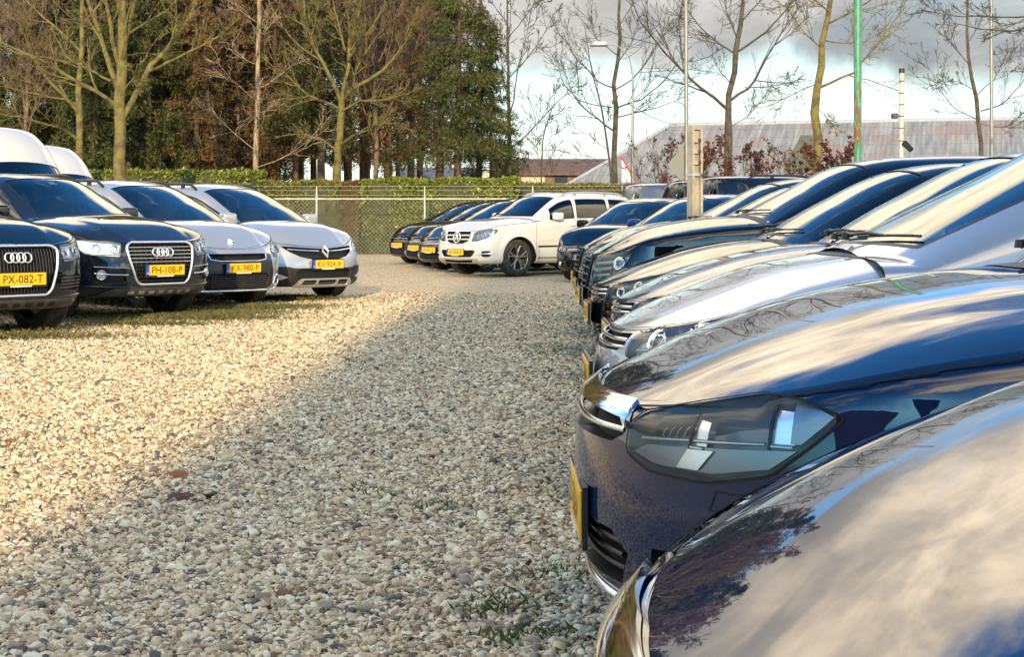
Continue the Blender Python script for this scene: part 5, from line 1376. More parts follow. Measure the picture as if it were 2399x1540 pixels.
bare_tree('street_tree', 'bare street tree with forked crown between the tall lamp post and crooked tree', ([W3(1705, 600, Y), W3(1704, 400, Y), W3(1706, 310, Y), W3(1706, 230, Y), W3(1722, 180, Y), W3(1726, 110, Y), W3(1740, 40, Y), W3(1745, -100, Y)], 0.17, 0.04),
    [limb_px([(1703, 255), (1670, 228), (1620, 190), (1560, 115), (1505, 40), (1470, -40)], Y, 0.085, 0.02, -2), limb_px([(1706, 240), (1745, 205), (1785, 160), (1840, 60), (1880, 0)], Y, 0.075, 0.02, 2), limb_px([(1722, 125), (1690, 100), (1640, 50), (1600, -10)], Y, 0.05, 0.015, 1), limb_px([(1730, 120), (1790, 85), (1850, 20), (1900, -50)], Y, 0.06, 0.015, -1),
     limb_px([(1618, 190), (1600, 130), (1590, 50), (1610, -30)], Y, 0.035, 0.012, 1), limb_px([(1728, 90), (1700, 30), (1680, -60)], Y, 0.045, 0.012, 2), limb_px([(1745, 205), (1800, 205), (1870, 190)], Y, 0.03, 0.01, 0), limb_px([(1738, 50), (1780, 0), (1800, -80)], Y, 0.04, 0.012, 1), limb_px([(1715, 200), (1680, 150), (1670, 90)], Y, 0.025, 0.01, 1), limb_px([(1708, 300), (1760, 270), (1800, 215)], Y, 0.022, 0.008, 1)],
    BARK_G, 23, kids=(11, 6, 4), lenf=(0.55, 0.45, 0.45), rmin=0.0045, wander=0.11, group=SG, up=0.05)
Y = 42
bare_tree('street_tree', 'crooked knobbly bare tree just left of the green rusty pole', ([W3(1912, 600, Y), W3(1913, 385, Y), W3(1915, 330, Y), W3(1910, 280, Y), W3(1908, 230, Y), W3(1922, 170, Y), W3(1920, 130, Y), W3(1936, 70, Y), W3(1950, 0, Y), W3(1958, -120, Y)], 0.155, 0.05),
    [limb_px([(1921, 205), (1955, 188), (2000, 165), (2060, 110), (2130, 10)], Y, 0.06, 0.02, 1), limb_px([(1940, 55), (1980, 35), (2040, 0), (2100, -50)], Y, 0.045, 0.015, -1), limb_px([(1935, 95), (1985, 98), (2030, 90), (2090, 60)], Y, 0.03, 0.01, 1), limb_px([(1915, 195), (1860, 220), (1800, 250)], Y, 0.025, 0.01, -1), limb_px([(1922, 110), (1880, 70), (1850, 20)], Y, 0.03, 0.01, 1), limb_px([(1945, 30), (1900, 0), (1860, -40)], Y, 0.035, 0.012, -1), limb_px([(1918, 255), (1935, 270), (1960, 300)], Y, 0.015, 0.008, 0)],
    BARK_Y, 24, kids=(11, 6, 4), lenf=(0.55, 0.45, 0.45), rmin=0.0038, wander=0.11, group=SG, up=0.03)
Y = 58
bare_tree('street_tree', 'small bare tree beside the right lamp post at the roof end', ([W3(2300, 600, Y), W3(2297, 330, Y), W3(2292, 280, Y), W3(2285, 210, Y), W3(2268, 150, Y), W3(2266, 60, Y), W3(2270, -80, Y)], 0.12, 0.03),
    [limb_px([(2290, 280), (2240, 260), (2200, 220), (2165, 160)], Y, 0.03, 0.01, 1), limb_px([(2298, 260), (2350, 240), (2399, 190), (2430, 120)], Y, 0.04, 0.012, -1), limb_px([(2284, 210), (2240, 190), (2190, 190)], Y, 0.025, 0.008, -1), limb_px([(2270, 150), (2230, 100), (2200, 40)], Y, 0.03, 0.01, 1), limb_px([(2288, 225), (2330, 190), (2360, 120)], Y, 0.03, 0.01, 1), limb_px([(2267, 100), (2300, 50), (2330, -20)], Y, 0.03, 0.01, 1), limb_px([(2298, 290), (2350, 300), (2400, 270)], Y, 0.02, 0.008, 1)],
    BARK_G, 25, kids=(11, 6, 4), lenf=(0.55, 0.45, 0.45), rmin=0.0052, wander=0.11, group=SG, up=0.05)
Y = 34
bare_tree('street_tree', 'bare tree whose branches reach in from the top right corner', ([W3(2560, 650, Y), W3(2555, 400, Y), W3(2560, 150, Y), W3(2565, -100, Y), W3(2560, -300, Y)], 0.16, 0.05),
    [limb_px([(2558, 60), (2480, 60), (2420, 55), (2360, 75), (2290, 72), (2220, 55)], Y, 0.05, 0.015, 1), limb_px([(2558, 40), (2470, 30), (2399, 42), (2330, 35), (2240, 38), (2160, 20)], Y, 0.045, 0.012, -1), limb_px([(2562, -60), (2500, -100), (2420, -140)], Y, 0.05, 0.015, 1), limb_px([(2560, 0), (2630, -50), (2700, -80)], Y, 0.05, 0.015, 1)],
    BARK_G, 26, kids=(9, 6, 4), lenf=(0.35, 0.45, 0.5), rmin=0.0045, up=0.0, group=SG)
Y = 66
for k, (xd, lab, hgt) in enumerate([(1192, 'bare tree with fine twigs just right of the big green conifer', -60), (1265, 'small bare sapling above the brown roof', 250)]):
    rg_ = np.random.default_rng(60 + k); zt = wz(hgt, Y)
    bare_tree('bare_tree', lab, ([W3(xd, 600, Y), W3(xd + 4, 400, Y), W3(xd - 2 + 10 * k, (hgt + 380) / 2, Y), W3(xd - 4 + 34 * k, hgt, Y)], 0.13 - 0.09 * k, 0.02), auto_limbs(wx(xd, Y), Y, zt * 0.3 + 0.6, zt * 0.92, 11, 4.4 - 2.6 * k, rg_, 0.045 - 0.03 * k, 0.75), BARK_G, 30 + k, kids=(8, 6, 4) if k == 0 else (6, 4), lenf=(0.42, 0.45, 0.5), rmin=0.0075, up=0.06)

NEEDLE = leaf_mat('spruce_needles', [(0.018, 0.026, 0.009), (0.045, 0.055, 0.016), (0.085, 0.090, 0.024), (0.13, 0.12, 0.03)], 0.6, 0.1, 0.5, 0.2)
NEEDLE_B = leaf_mat('dead_needles', [(0.06, 0.036, 0.016), (0.14, 0.08, 0.033), (0.21, 0.12, 0.05), (0.11, 0.09, 0.03)], 0.8, 0.1, 0.5, 0.1)
IVY = leaf_mat('ivy_leaves', [(0.03, 0.045, 0.012), (0.06, 0.075, 0.02), (0.10, 0.11, 0.025)], 0.4, 0.15, 0.8)
def spruce_mesh(seed, H=14.0, Rb=2.7, clear=1.0, n_br=150, per=95, card=0.22, mt=None, bark=None, dead=0.0):
    """returns (trunk mesh, crown mesh, twig mesh)"""
    rg = np.random.default_rng(seed)
    root = thing('proto', (0, 0, 0))
    z = np.linspace(0, H, 14); P = np.stack([rg.normal(0, 0.03, 14).cumsum() * 0.5, rg.normal(0, 0.03, 14).cumsum() * 0.5, z], 1)[None]
    tr = tubes_obj('trunk', [(P, np.linspace(0.17, 0.02, 14)[None] * H / 14 * 1.1, 10)], bark or BARK_B, root)
    h = clear + (H - clear) * rg.random(n_br)**1.15; a = rg.random(n_br) * 6.283; fr = (H - h) / (H - clear)
    ln = Rb * (fr**(0.75 if Rb < 2.8 else 1.0)) * rg.uniform(0.55, 1.1, n_br) + 0.25
    m = 7; B = np.zeros((n_br, m, 3)); q = np.linspace(0, 1, m)
    B[:, :, 0] = np.cos(a)[:, None] * ln[:, None] * q; B[:, :, 1] = np.sin(a)[:, None] * ln[:, None] * q
    B[:, :, 2] = h[:, None] + ln[:, None] * (0.18 * q - 0.55 * q**2 + 0.18 * q**4)
    R = np.maximum(0.028 * (ln / Rb)[:, None] * (1 - 0.8 * q)[None], 0.006)
    nt = 5
    S, SR = sprout(B, R, nt, 0.35, 1.0, -0.10, 0.1, rg, 4, 0.25, 0.5, 0.005)
    tubes_obj('branchwork', [(B, R, 4), (S, SR, 3)], bark or BARK_B, root)
    # needles on branches and side sprays, hanging
    k = rg.integers(0, n_br, n_br * per // 3); t = rg.random(len(k))**0.7 * (m - 1.001); i = t.astype(int); w = (t - i)[:, None]
    A1 = B[k, i] * (1 - w) + B[k, i + 1] * w
    k = rg.integers(0, len(S), n_br * per * 2 // 3); t = rg.random(len(k)) * 2.999; i = t.astype(int); w = (t - i)[:, None]
    A2 = S[k, i] * (1 - w) + S[k, i + 1] * w
    A = np.concatenate([A1, A2]); A += rg.normal(size=A.shape) * np.array([0.07, 0.07, 0.05]); A[:, 2] -= rg.random(len(A)) * 0.22
    cards_obj('crown', leafcards(A, card, 0.22, rg, 0.9), mt or NEEDLE, root)
    return root
spr = [spruce_mesh(101, 13.5, 3.0, 3.9, 140, 230, 0.19), spruce_mesh(102, 16, 2.6, 1.0, 210, 190, 0.24), spruce_mesh(103, 15, 2.3, 4.6, 130, 150, 0.22), spruce_mesh(104, 15, 2.5, 0.8, 170, 130, 0.22, NEEDLE_B), spruce_mesh(105, 15, 2.1, 4.2, 80, 75, 0.2, NEEDLE_B)]
FG = 'conifers of the wood behind the hedge'
used = set()
def place_tree(k, xd, Y, s, rz, label, name='conifer_tree'):
    if k in used: o = copy_tree(spr[k])
    else: o = spr[k]; used.add(k)
    o.name = name; o.location = (wx(xd, Y), Y, -0.1); o.scale = (s, s, s * 1.0); o.rotation_euler = (0, 0, rz); tag(o, label, 'tree', FG)
# k, x, depth, scale, turn
GW = 'green conifer of the dense wood behind the left cars'
GB = 'brown bare-needled conifer of the dense wood behind the hedge'
GT = 'conifer with a clear dark trunk, sky showing low behind it'
for (k, xd, Y, s, rz, lab) in [
    (0, 1074, 62, 1.0, 0.3, 'big dark green conifer at the right end of the wood, torn pale bark'), (0, 1150, 66, 0.66, 2.0, 'drooping green conifer at the far right edge of the wood'),
    (4, 1027, 66, 1.05, 1.0, 'slim conifer trunk just left of the big dark green conifer'), (4, 962, 70, 1.0, 2.2, 'slim conifer with clear trunk, second trunk left of the big green conifer'), (4, 906, 66, 1.1, 0.4, 'slim conifer whose thick dark trunk stands third left of the big green conifer'), (4, 1120, 74, 1.0, 1.4, 'conifer half hidden behind the crown of the big green conifer'),
    (4, 862, 78, 1.0, 3.0, 'distant thin conifer in the bright gap right of the wide bare tree'), (4, 818, 70, 1.0, 4.1, 'conifer trunk immediately right of the wide bare tree trunk'), (2, 752, 64, 1.0, 5.0, 'conifer with dark trunk immediately left of the wide bare tree trunk'), (4, 700, 70, 1.05, 0.9, 'thin conifer trunk midway between the slim pole tree and the wide bare tree'), (4, 690, 76, 1.0, 0.2, 'thin conifer far back behind the slim pole tree'), (4, 652, 66, 1.0, 3.7, 'conifer trunk just right of the slim pole-like tree'), (3, 560, 64, 0.9, 1.7, 'brown conifer with low branches just left of the slim pole-like tree'),
    (3, 640, 74, 1.0, 2.7, 'brown conifer behind the slim pole-like tree'), (1, 500, 70, 1.05, 0.5, 'dark green conifer over the middle of the left hedge'), (1, 430, 64, 1.0, 1.9, 'dark green conifer nearest the hedge right of the lichen tree'), (1, 350, 60, 0.95, 3.1, 'ivy green conifer right of the tall lichen trunk'), (1, 225, 58, 0.8, 4.4, 'low bushy green conifer left of the tall lichen trunk'), (3, 290, 70, 1.1, 5.2, 'brown conifer rising behind the tall lichen tree'),
    (1, 140, 66, 1.0, 0.8, 'green conifer behind the pale leaning lichen tree'), (3, 80, 72, 1.0, 2.4, 'brown conifer at the left edge behind the vans'), (1, 40, 62, 0.55, 3.3, 'short green conifer just above the nearer white van'), (2, 600, 82, 1.1, 3.9, 'far conifer deep in the wood behind the slim pole tree'), (1, 520, 86, 1.2, 5.6, 'tallest far conifer deep in the wood over the people carrier roofs'), (1, 400, 84, 1.2, 1.1, 'far dark conifer deep in the wood over the dark four-ring car'), (2, 735, 86, 1.1, 2.9, 'far conifer seen through the crown of the wide bare tree'), (2, 850, 88, 1.1, 1.9, 'far conifer in the bright gap below the wide tree crown'), (1, 180, 80, 1.1, 0.1, 'far green conifer behind the leaning lichen tree'), (3, 460, 60, 0.75, 4.0, 'small brown conifer in front of the green ones over the silver people carrier'), (2, 985, 84, 1.1, 0.7, 'far slim conifer between the gap and the big green conifer'), (1, 300, 78, 1.2, 2.0, 'far tall conifer directly behind the lichen tree crown'), (3, -60, 66, 1.0, 0.6, 'brown conifer at the extreme left of the wood'), (1, -140, 62, 1.0, 1.5, 'green conifer at the extreme left of the wood')]:
    place_tree(k, xd, Y, s, rz, lab)
# twiggy deciduous trees inside the wood
TB = vary(mat('russet_twigs', (0.1, 0.06, 0.04), 0.85), (0.11, 0.068, 0.042), (0.21, 0.13, 0.08), 3)
rg_ = np.random.default_rng(77)
base_ = bare_tree('twiggy_tree', 'dense russet twiggy bare tree rising behind the hedge', ([(0, 70, 0), (0.1, 70, 4), (0, 70.1, 9), (0.1, 70, 15)], 0.15, 0.03), auto_limbs(0, 70, 4.6, 13.5, 22, 5.0, rg_, 0.05, 0.5), TB, 41, kids=(10, 8, 6), lenf=(0.45, 0.5, 0.5), rmin=0.009, up=0.07, group='twiggy bare trees of the wood')
TL = ['twiggy russet tree between the slim pole tree and the wide bare tree', 'twiggy russet tree right of the wide bare tree', 'twiggy russet tree just left of the big green conifer', 'tall twiggy russet tree right behind the slim pole tree', 'twiggy russet tree left of the slim pole tree', 'small twiggy russet tree above the white vans', 'twiggy russet tree behind the leaning lichen tree', 'far twiggy russet tree behind the wide bare tree crown', 'twiggy russet tree behind the big green conifer', 'twiggy russet tree at the left edge of the wood', 'twiggy russet tree between the lichen tree and the slim pole tree', 'low twiggy russet tree right of the tall lichen tree', 'twiggy russet tree between the two lichen trees']
RT = [(690, 66, 0.95, 0.0), (880, 64, 0.85, 1.0), (935, 72, 0.95, 2.0), (650, 74, 1.1, 3.0), (560, 72, 1.0, 4.0), (60, 60, 0.8, 5.0), (120, 76, 1.0, 0.6), (820, 80, 1.1, 1.6), (990, 76, 0.85, 2.6), (5, 70, 1.0, 3.6), (450, 62, 0.9, 4.6), (340, 64, 0.8, 2.2), (220, 66, 0.9, 1.3)]
for i, (xd, Y, s, rz) in enumerate(RT):
    o = base_ if i == 0 else copy_tree(base_)
    o.location = (wx(xd, Y), Y, 0); o.scale = (s, s, s); o.rotation_euler = (0, 0, rz); o['label'] = TL[i]

# ------------------------------------------------------------------ hedges
LAUREL = leaf_mat('laurel_leaves', [(0.07, 0.09, 0.012), (0.14, 0.165, 0.02), (0.23, 0.25, 0.035), (0.32, 0.30, 0.06)], 0.35, 0.2, 1.2, 0.5)
LAURELB = leaf_mat('hedge_leaves_mixed', [(0.08, 0.08, 0.015), (0.16, 0.15, 0.03), (0.21, 0.19, 0.035), (0.22, 0.14, 0.045)], 0.5, 0.2, 1.0, 0.4)
BROWNL = leaf_mat('brown_hedge_leaves', [(0.12, 0.06, 0.02), (0.2, 0.10, 0.03), (0.16, 0.12, 0.04)], 0.6, 0.2, 1.0, 0.3)
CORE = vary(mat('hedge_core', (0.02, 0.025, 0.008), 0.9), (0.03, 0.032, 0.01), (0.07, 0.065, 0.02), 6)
def hedge(x0, x1, Y, z1, dep, n, mt, label, size=0.11, name='hedge', z0=0.0):
    root = thing(name, ((x0 + x1) / 2, Y, 0), 0, label, 'hedge'); L = x1 - x0
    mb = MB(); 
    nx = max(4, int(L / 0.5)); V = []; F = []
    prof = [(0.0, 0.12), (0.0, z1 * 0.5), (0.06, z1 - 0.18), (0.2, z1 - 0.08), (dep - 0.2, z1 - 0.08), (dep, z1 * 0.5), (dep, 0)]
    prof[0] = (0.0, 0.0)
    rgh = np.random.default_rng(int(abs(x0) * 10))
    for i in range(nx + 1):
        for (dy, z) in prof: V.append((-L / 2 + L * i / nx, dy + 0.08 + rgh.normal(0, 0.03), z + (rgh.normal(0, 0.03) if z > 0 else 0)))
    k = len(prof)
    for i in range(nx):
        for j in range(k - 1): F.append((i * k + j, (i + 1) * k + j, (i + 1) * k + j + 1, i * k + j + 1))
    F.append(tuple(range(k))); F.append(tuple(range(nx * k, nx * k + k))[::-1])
    mb.add(V, F, CORE); mb.build('hedge_core_box', root)  # solid dark core added behind the leaves; no stems are modelled
    # leaves: front face, top, back
    f = rgh.random(n); P = np.zeros((n, 3)); P[:, 0] = (rgh.random(n) - 0.5) * L
    fr = f < 0.62; P[fr, 1] = rgh.random(fr.sum())**1.6 * 0.22 - 0.02; P[fr, 2] = z0 + rgh.random(fr.sum()) * (z1 - z0)
    tp = ~fr; P[tp, 1] = rgh.random(tp.sum()) * dep; P[tp, 2] = z1 - rgh.random(tp.sum())**1.5 * 0.2
    P[:, 1] += 0.10 * np.sin(P[:, 0] * 2.3) * (P[:, 1] < 0.3) + 0.05; P[:, 2] += 0.04 * np.sin(P[:, 0] * 3.1) * (P[:, 2] > z1 - 0.3)
    cards_obj('foliage', leafcards(P, size, 0.55, rgh, 0.1), mt, root)
    return root
YH = 54.0
hedge(wx(-120, YH), wx(612, YH), YH, wz(400, YH), 1.4, 16000, LAUREL, 'tall green hedge behind the left row of cars', 0.13)
hedge(wx(612, YH), wx(800, YH), YH + 0.1, wz(424, YH), 1.2, 9000, LAURELB, 'olive green clipped hedge behind the left stretch of wire fence', 0.09)
hedge(wx(800, YH), wx(845, YH), YH + 0.12, wz(425, YH), 1.1, 2400, BROWNL, 'short brown dying gap in the clipped hedge', 0.09)
hedge(wx(845, YH), wx(1216, YH), YH + 0.05, wz(420, YH), 1.2, 19000, LAUREL, 'glossy light green laurel hedge above the wire fence', 0.12)
hedge(wx(1216, 57), wx(1485, 57), 57, wz(431, 57), 1.0, 9000, LAURELB, 'low dull hedge running behind the white car roof', 0.09)

# ------------------------------------------------------------------ wire fence
FENCE = vary(mat('fence_galvanised', (0.5, 0.48, 0.42), 0.5, 0.3), (0.55, 0.52, 0.44), (0.4, 0.38, 0.3), 5)
WIRE = mat('fence_wire', (0.42, 0.42, 0.34), 0.5, 0.3)
def fence():
    YF = 52.0; x0, x1 = wx(420, YF), wx(1500, YF); zt = wz(466, YF)
    root = thing('wire_fence', ((x0 + x1) / 2, YF, 0), 0, 'chain-link fence with a pale top rail in front of the hedge', 'fence'); cx = (x0 + x1) / 2
    mb = MB(); mb.tube([(x0 - cx, 0, zt), (x1 - cx, 0, zt)], 0.024, FENCE, 8); mb.build('top_rail', root)
    xp = wx(742, YF); k0 = -3
    for k in range(-3, 6):
        x = xp + k * 3.56
        if x0 <= x <= x1:
            p = MB(); p.tube([(x - cx, 0.03, -0.3), (x - cx, 0.03, zt + 0.03), (x - cx, 0.03, zt + 0.42)], [0.035, 0.035, 0.018], FENCE, 8); p.build('fence_post', root)
    P = []; R = []; sp = 0.13
    L = x1 - x0
    for sgn in (1, -1):
        for c_ in np.arange(-zt, L, sp):
            # line x = c + z (sgn) clipped
            za, zb_ = max(0.0, -c_), min(zt, L - c_)
            if zb_ > za:
                xa, xb = c_ + za, c_ + zb_
                if sgn < 0: xa, xb = L - xa, L - xb
                P.append([(x0 + xa - cx, -0.01 * sgn, za), (x0 + xb - cx, -0.01 * sgn, zb_)])
    P = np.array(P); tubes_obj('wire_mesh', [(P, np.full(P.shape[:2], 0.0030), 3)], WIRE, root)
    w = MB()
    for z in (0.12, 0.28, 0.42): w.tube([(x0 - cx, 0.0, zt + z), (x1 - cx, 0, zt + z)], 0.005, WIRE, 4)
    w.build('strand_wire', root)
fence()

# ------------------------------------------------------------------ buildings
def corrugated():
    m = mat('corrugated_roof', (0.35, 0.34, 0.34), 0.95, 0, 0.08); t, b = mnodes(m)
    tc = t.node('ShaderNodeTexCoord'); uv = tc.outputs['Object']; s = t.node('ShaderNodeSeparateXYZ'); t.l.new(uv, s.inputs[0])
    # object x runs along the ridge, y across the slope
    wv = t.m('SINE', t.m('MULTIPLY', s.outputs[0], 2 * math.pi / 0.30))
    mp = t.node('ShaderNodeMapping'); mp.inputs['Scale'].default_value = (1.0, 0.25, 1); t.l.new(uv, mp.inputs[0])
    br = t.node('ShaderNodeTexBrick'); br.inputs['Scale'].default_value = 1.0; br.inputs['Brick Width'].default_value = 1.1; br.inputs['Row Height'].default_value = 1.5; br.inputs['Mortar Size'].default_value = 0.012
    br.inputs['Color1'].default_value = (0, 0, 0, 1); br.inputs['Color2'].default_value = (1, 1, 1, 1); br.inputs['Mortar'].default_value = (0.5, 0.5, 0.5, 1); t.l.new(uv, br.inputs['Vector'])
    st = t.node('ShaderNodeMapping'); st.inputs['Scale'].default_value = (2.2, 0.22, 1); t.l.new(uv, st.inputs[0])
    n1 = t.noise(st.outputs[0], 1.2, 7, 0.62); n2 = t.noise(uv, 0.22, 4, 0.6); n3 = t.noise(uv, 3.0, 5, 0.7)
    panel = t.node('ShaderNodeSeparateColor'); t.l.new(br.outputs['Color'], panel.inputs[0])
    c = t.mix(t.mr(n1, 0.35, 0.65), (0.19, 0.195, 0.20), (0.33, 0.315, 0.30))
    pink = t.m('MULTIPLY', t.mr(n2, 0.42, 0.58), t.mr(panel.outputs[0], 0.25, 0.85))
    c = t.mix(t.m('MULTIPLY', pink, 0.7), c, (0.30, 0.19, 0.15))
    rust = t.m('MULTIPLY', t.mr(n3, 0.55, 0.7), t.mr(n2, 0.40, 0.6)); c = t.mix(t.m('MULTIPLY', rust, 0.85), c, (0.24, 0.10, 0.065)); lap = t.m('FRACT', t.m('DIVIDE', s.outputs[1], 1.5)); c = t.mix(t.m('MULTIPLY', t.m('LESS_THAN', lap, 0.05), 0.5), c, (0.10, 0.10, 0.10))
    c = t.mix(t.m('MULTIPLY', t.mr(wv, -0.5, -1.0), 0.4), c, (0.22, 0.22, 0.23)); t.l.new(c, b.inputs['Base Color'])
    bp = t.node('ShaderNodeBump'); bp.inputs['Distance'].default_value = 0.02; bp.inputs['Strength'].default_value = 0.6; t.l.new(wv, bp.inputs['Height']); t.l.new(bp.outputs[0], b.inputs['Normal'])
    return m
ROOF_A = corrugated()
BRICK = vary(mat('brown_brick', (0.16, 0.10, 0.07), 0.85), (0.13, 0.08, 0.06), (0.22, 0.14, 0.10), 3, bump=0.3)
PALE = vary(mat('pale_sheet', (0.45, 0.47, 0.50), 0.6), (0.30, 0.31, 0.33), (0.36, 0.37, 0.39), 1.5, stretch=(6, 0.5, 1))
DARKT = vary(mat('olive_sheet', (0.10, 0.10, 0.07), 0.8), (0.08, 0.08, 0.05), (0.14, 0.13, 0.09), 2, stretch=(6, 1, 1))
def barn():
    A = np.array([wx(1338, 100), 100.0]); Bp = np.array([wx(2750, 90), 90.0]); d = Bp - A; L = np.linalg.norm(d); ang = math.atan2(d[1], d[0])
    ze = wz(434, 100); rdep = 9.0; zr = 7.7; hipx = 0.8 + wx(1455, 110) - A[0]
    root = thing('corrugated_barn', (A[0], A[1], 0), ang, 'long low barn with a rust-stained corrugated grey roof', 'building')
    sl = math.atan2(zr - ze, rdep); sw = math.hypot(rdep, zr - ze)
    # front slope: its own local frame, x along ridge, y up the slope
    n = 2
    def slope(name, pts, mt, off=0.0):
        mb = MB(); V = [(x, y, 0) for x, y in pts]; mb.add(V, [tuple(range(len(V)))], mt, smooth=False)
        V2 = [(x, y, -0.12) for x, y in pts]; k = len(pts)
        mb.add(V + V2, [(i, (i + 1) % k, k + (i + 1) % k, k + i) for i in range(k)] + [tuple(range(k, 2 * k))[::-1]], mt, smooth=False)
        o = mb.build(name, root); o.location = (0, 0, ze + off); o.rotation_euler = (sl, 0, 0); return o
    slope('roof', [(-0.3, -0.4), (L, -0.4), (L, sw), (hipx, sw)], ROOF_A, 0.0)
    # rear slope
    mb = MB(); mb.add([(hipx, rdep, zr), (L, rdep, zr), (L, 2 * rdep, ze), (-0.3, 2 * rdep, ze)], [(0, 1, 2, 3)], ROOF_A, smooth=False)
    mb.add([(-0.3, 0, ze), (hipx, rdep, zr), (-0.3, 2 * rdep, ze)], [(0, 1, 2)], ROOF_A, smooth=False); mb.build('rear_roof', root)
    cap = MB(); cap.tube([(hipx, rdep, zr + 0.02), (L, rdep, zr + 0.02)], 0.14, PALE, 8); cap.tube([(-0.3, 0, ze), (hipx, rdep, zr)], 0.12, PALE, 6)
    # saw-tooth ridge tiles
    cap.build('ridge_cap', root)
    w = MB(); w.box((L / 2, 0.3, ze / 2 - 0.1), (L - 0.2, 0.25, ze - 0.2), BRICK); w.box((0.1, rdep, ze / 2 - 0.1), (0.25, 2 * rdep - 0.8, ze - 0.2), BRICK); w.build('wall', root)
    # pale translucent strips and one darker replaced piece
    for i, (x, wd) in enumerate(((6.4, 1.0), (27.6, 1.1))): slope('roof_light', [(x, 0.4), (x + wd, 0.4), (x + wd, sw * 0.72), (x, sw * 0.72)], PALE, 0.03)
    dm = MB(); dm.add([(13.2, 1.6, ze + 0.9), (14.6, 1.6, ze + 0.9), (15.3, 4.6, ze + 3.2), (13.9, 4.6, ze + 3.2), (13.2, 1.6, ze + 0.6), (14.6, 1.6, ze + 0.6), (15.3, 4.6, ze + 2.4), (13.9, 4.6, ze + 2.4)], [(0, 1, 2, 3), (0, 4, 5, 1), (1, 5, 6, 2), (0, 3, 7, 4), (3, 2, 6, 7)], DARKT, smooth=False); dm.build('vent_cowl', root)
barn()
TILES = vary(mat('brown_roof_tiles', (0.10, 0.055, 0.04), 0.85), (0.085, 0.045, 0.032), (0.15, 0.085, 0.06), 2.5, 6, bump=0.6, bscale=9)
LIT_CREAM = vary(mat('lit_cream', (0.6, 0.5, 0.34), 0.8), (0.62, 0.52, 0.36), (0.42, 0.34, 0.22), 4, 5)  # stands for lit windows and wall; the brightness is in the colour
SLATE = vary(mat('slate_roof', (0.10, 0.11, 0.12), 0.7), (0.08, 0.085, 0.095), (0.14, 0.145, 0.15), 2)
WINM = mat('window_dark', (0.03, 0.04, 0.05), 0.1)
def house(name, x0d, x1d, Y, yr, ye, dep, roofm, wallm, label, wins):
    x0, x1 = wx(x0d, Y), wx(x1d, Y); zr, ze = wz(yr, Y + dep / 2), wz(ye, Y); W_ = x1 - x0
    root = thing(name, (x0, Y, 0), 0, label, 'building')
    w = MB(); w.box((W_ / 2, dep / 2, ze / 2), (W_ - 0.6, dep - 0.6, ze), wallm); 
    w.add([(0.3, 0.3, ze), (0.3, dep / 2, zr - 0.1), (0.3, dep - 0.3, ze)], [(0, 1, 2)], wallm, smooth=False); w.add([(W_ - 0.3, 0.3, ze), (W_ - 0.3, dep / 2, zr - 0.1), (W_ - 0.3, dep - 0.3, ze)], [(0, 2, 1)], wallm, smooth=False); w.build('wall', root)
    r = MB()
    for sg in (0, 1):
        y0 = -0.3 if sg == 0 else dep + 0.3
        V = [(0, y0, ze - 0.1), (W_, y0, ze - 0.1), (W_, dep / 2, zr), (0, dep / 2, zr)]; V2 = [(a, b, c - 0.2) for a, b, c in V]
        r.add(V + V2, [(0, 1, 2, 3), (4, 7, 6, 5), (0, 4, 5, 1), (0, 3, 7, 4), (1, 5, 6, 2)], roofm, smooth=False)
    r.build('roof', root)
    for (a, b, c0, c1, mt) in wins:
        q = MB(); xa, xb = wx(a, Y) - x0, wx(b, Y) - x0; za, zb_ = wz(c1, Y), wz(c0, Y)
        q.box(((xa + xb) / 2, 0.27, (za + zb_) / 2), (xb - xa, 0.06, zb_ - za), mt); q.build('window' if mt is WINM else 'lit_panel', root)
house('brown_roofed_house', 1150, 1440, 124, 372, 402, 10, TILES, BRICK, 'low house with a brown tiled roof and cream wall patches', [(1206, 1277, 404, 432, LIT_CREAM), (1125, 1160, 404, 432, LIT_CREAM), (1178, 1196, 408, 428, WINM), (1300, 1330, 408, 428, WINM)])
house('grey_shed', 935, 1112, 130, 392, 410, 8, SLATE, BRICK, 'low grey-roofed building seen between the tree trunks', [(960, 985, 414, 428, WINM), (1030, 1060, 414, 428, WINM)])
# unseen block added behind the camera to cast the shade on the right
CASTER = vary(mat('caster_sheet', (0.25, 0.25, 0.24), 0.7), (0.23, 0.23, 0.22), (0.30, 0.29, 0.27), 0.4, stretch=(5, 5, 0.3))
def shade_caster():
    Yb = -48.0; te = math.tan(SUN_EL); dx = 0.035
    ztop = (33.0 - Yb) * te
    root = thing('shade_caster', (22, Yb, 0), 0, 'tall grey warehouse behind the photographer, throwing the shade over the right of the lot', 'building')
    # left edge sits where the shade edge starts: x = -1.15 at y=31
    xe = -1.22 - (20 - Yb) * dx - 22
    out = [(-0.35, 0), (-0.35, ztop - 14.5), (0.25, ztop - 11.5), (-0.25, ztop - 9), (0.15, ztop - 6), (0.0, ztop - 4.2), (0.1, ztop), (2.6, ztop), (3.4, ztop - 1.5), (50, ztop - 1.7), (50, 0)]  # outline made up to shape the edge of the cast shade
    V = [(xe + x, 0, z) for x, z in out]; n = len(out); V2 = [(a, -16, c) for a, b, c in V]
    mb = MB(); mb.add(V + V2, [tuple(range(n)), tuple(range(n, 2 * n))[::-1]] + [(i, (i + 1) % n, n + (i + 1) % n, n + i) for i in range(n)], CASTER, smooth=False)
    za = (5.6 - Yb) * te
    mb.build('caster_block', root)
    m2 = MB(); m2.box((xe - 15.4, -7, za / 2), (30, 14, za), BRICK); m2.build('low_caster', root)  # lower unseen block, added to shade the nearest gravel on the left
    d = MB(); 
    for i in range(4): 
        q = MB(); q.box((xe + 8 + i * 10, 0.06, 2.2), (4.0, 0.1, 4.4), mat('roller_door', (0.35, 0.36, 0.38), 0.5)); q.build('door', root)  # doors drawn on the added shade caster
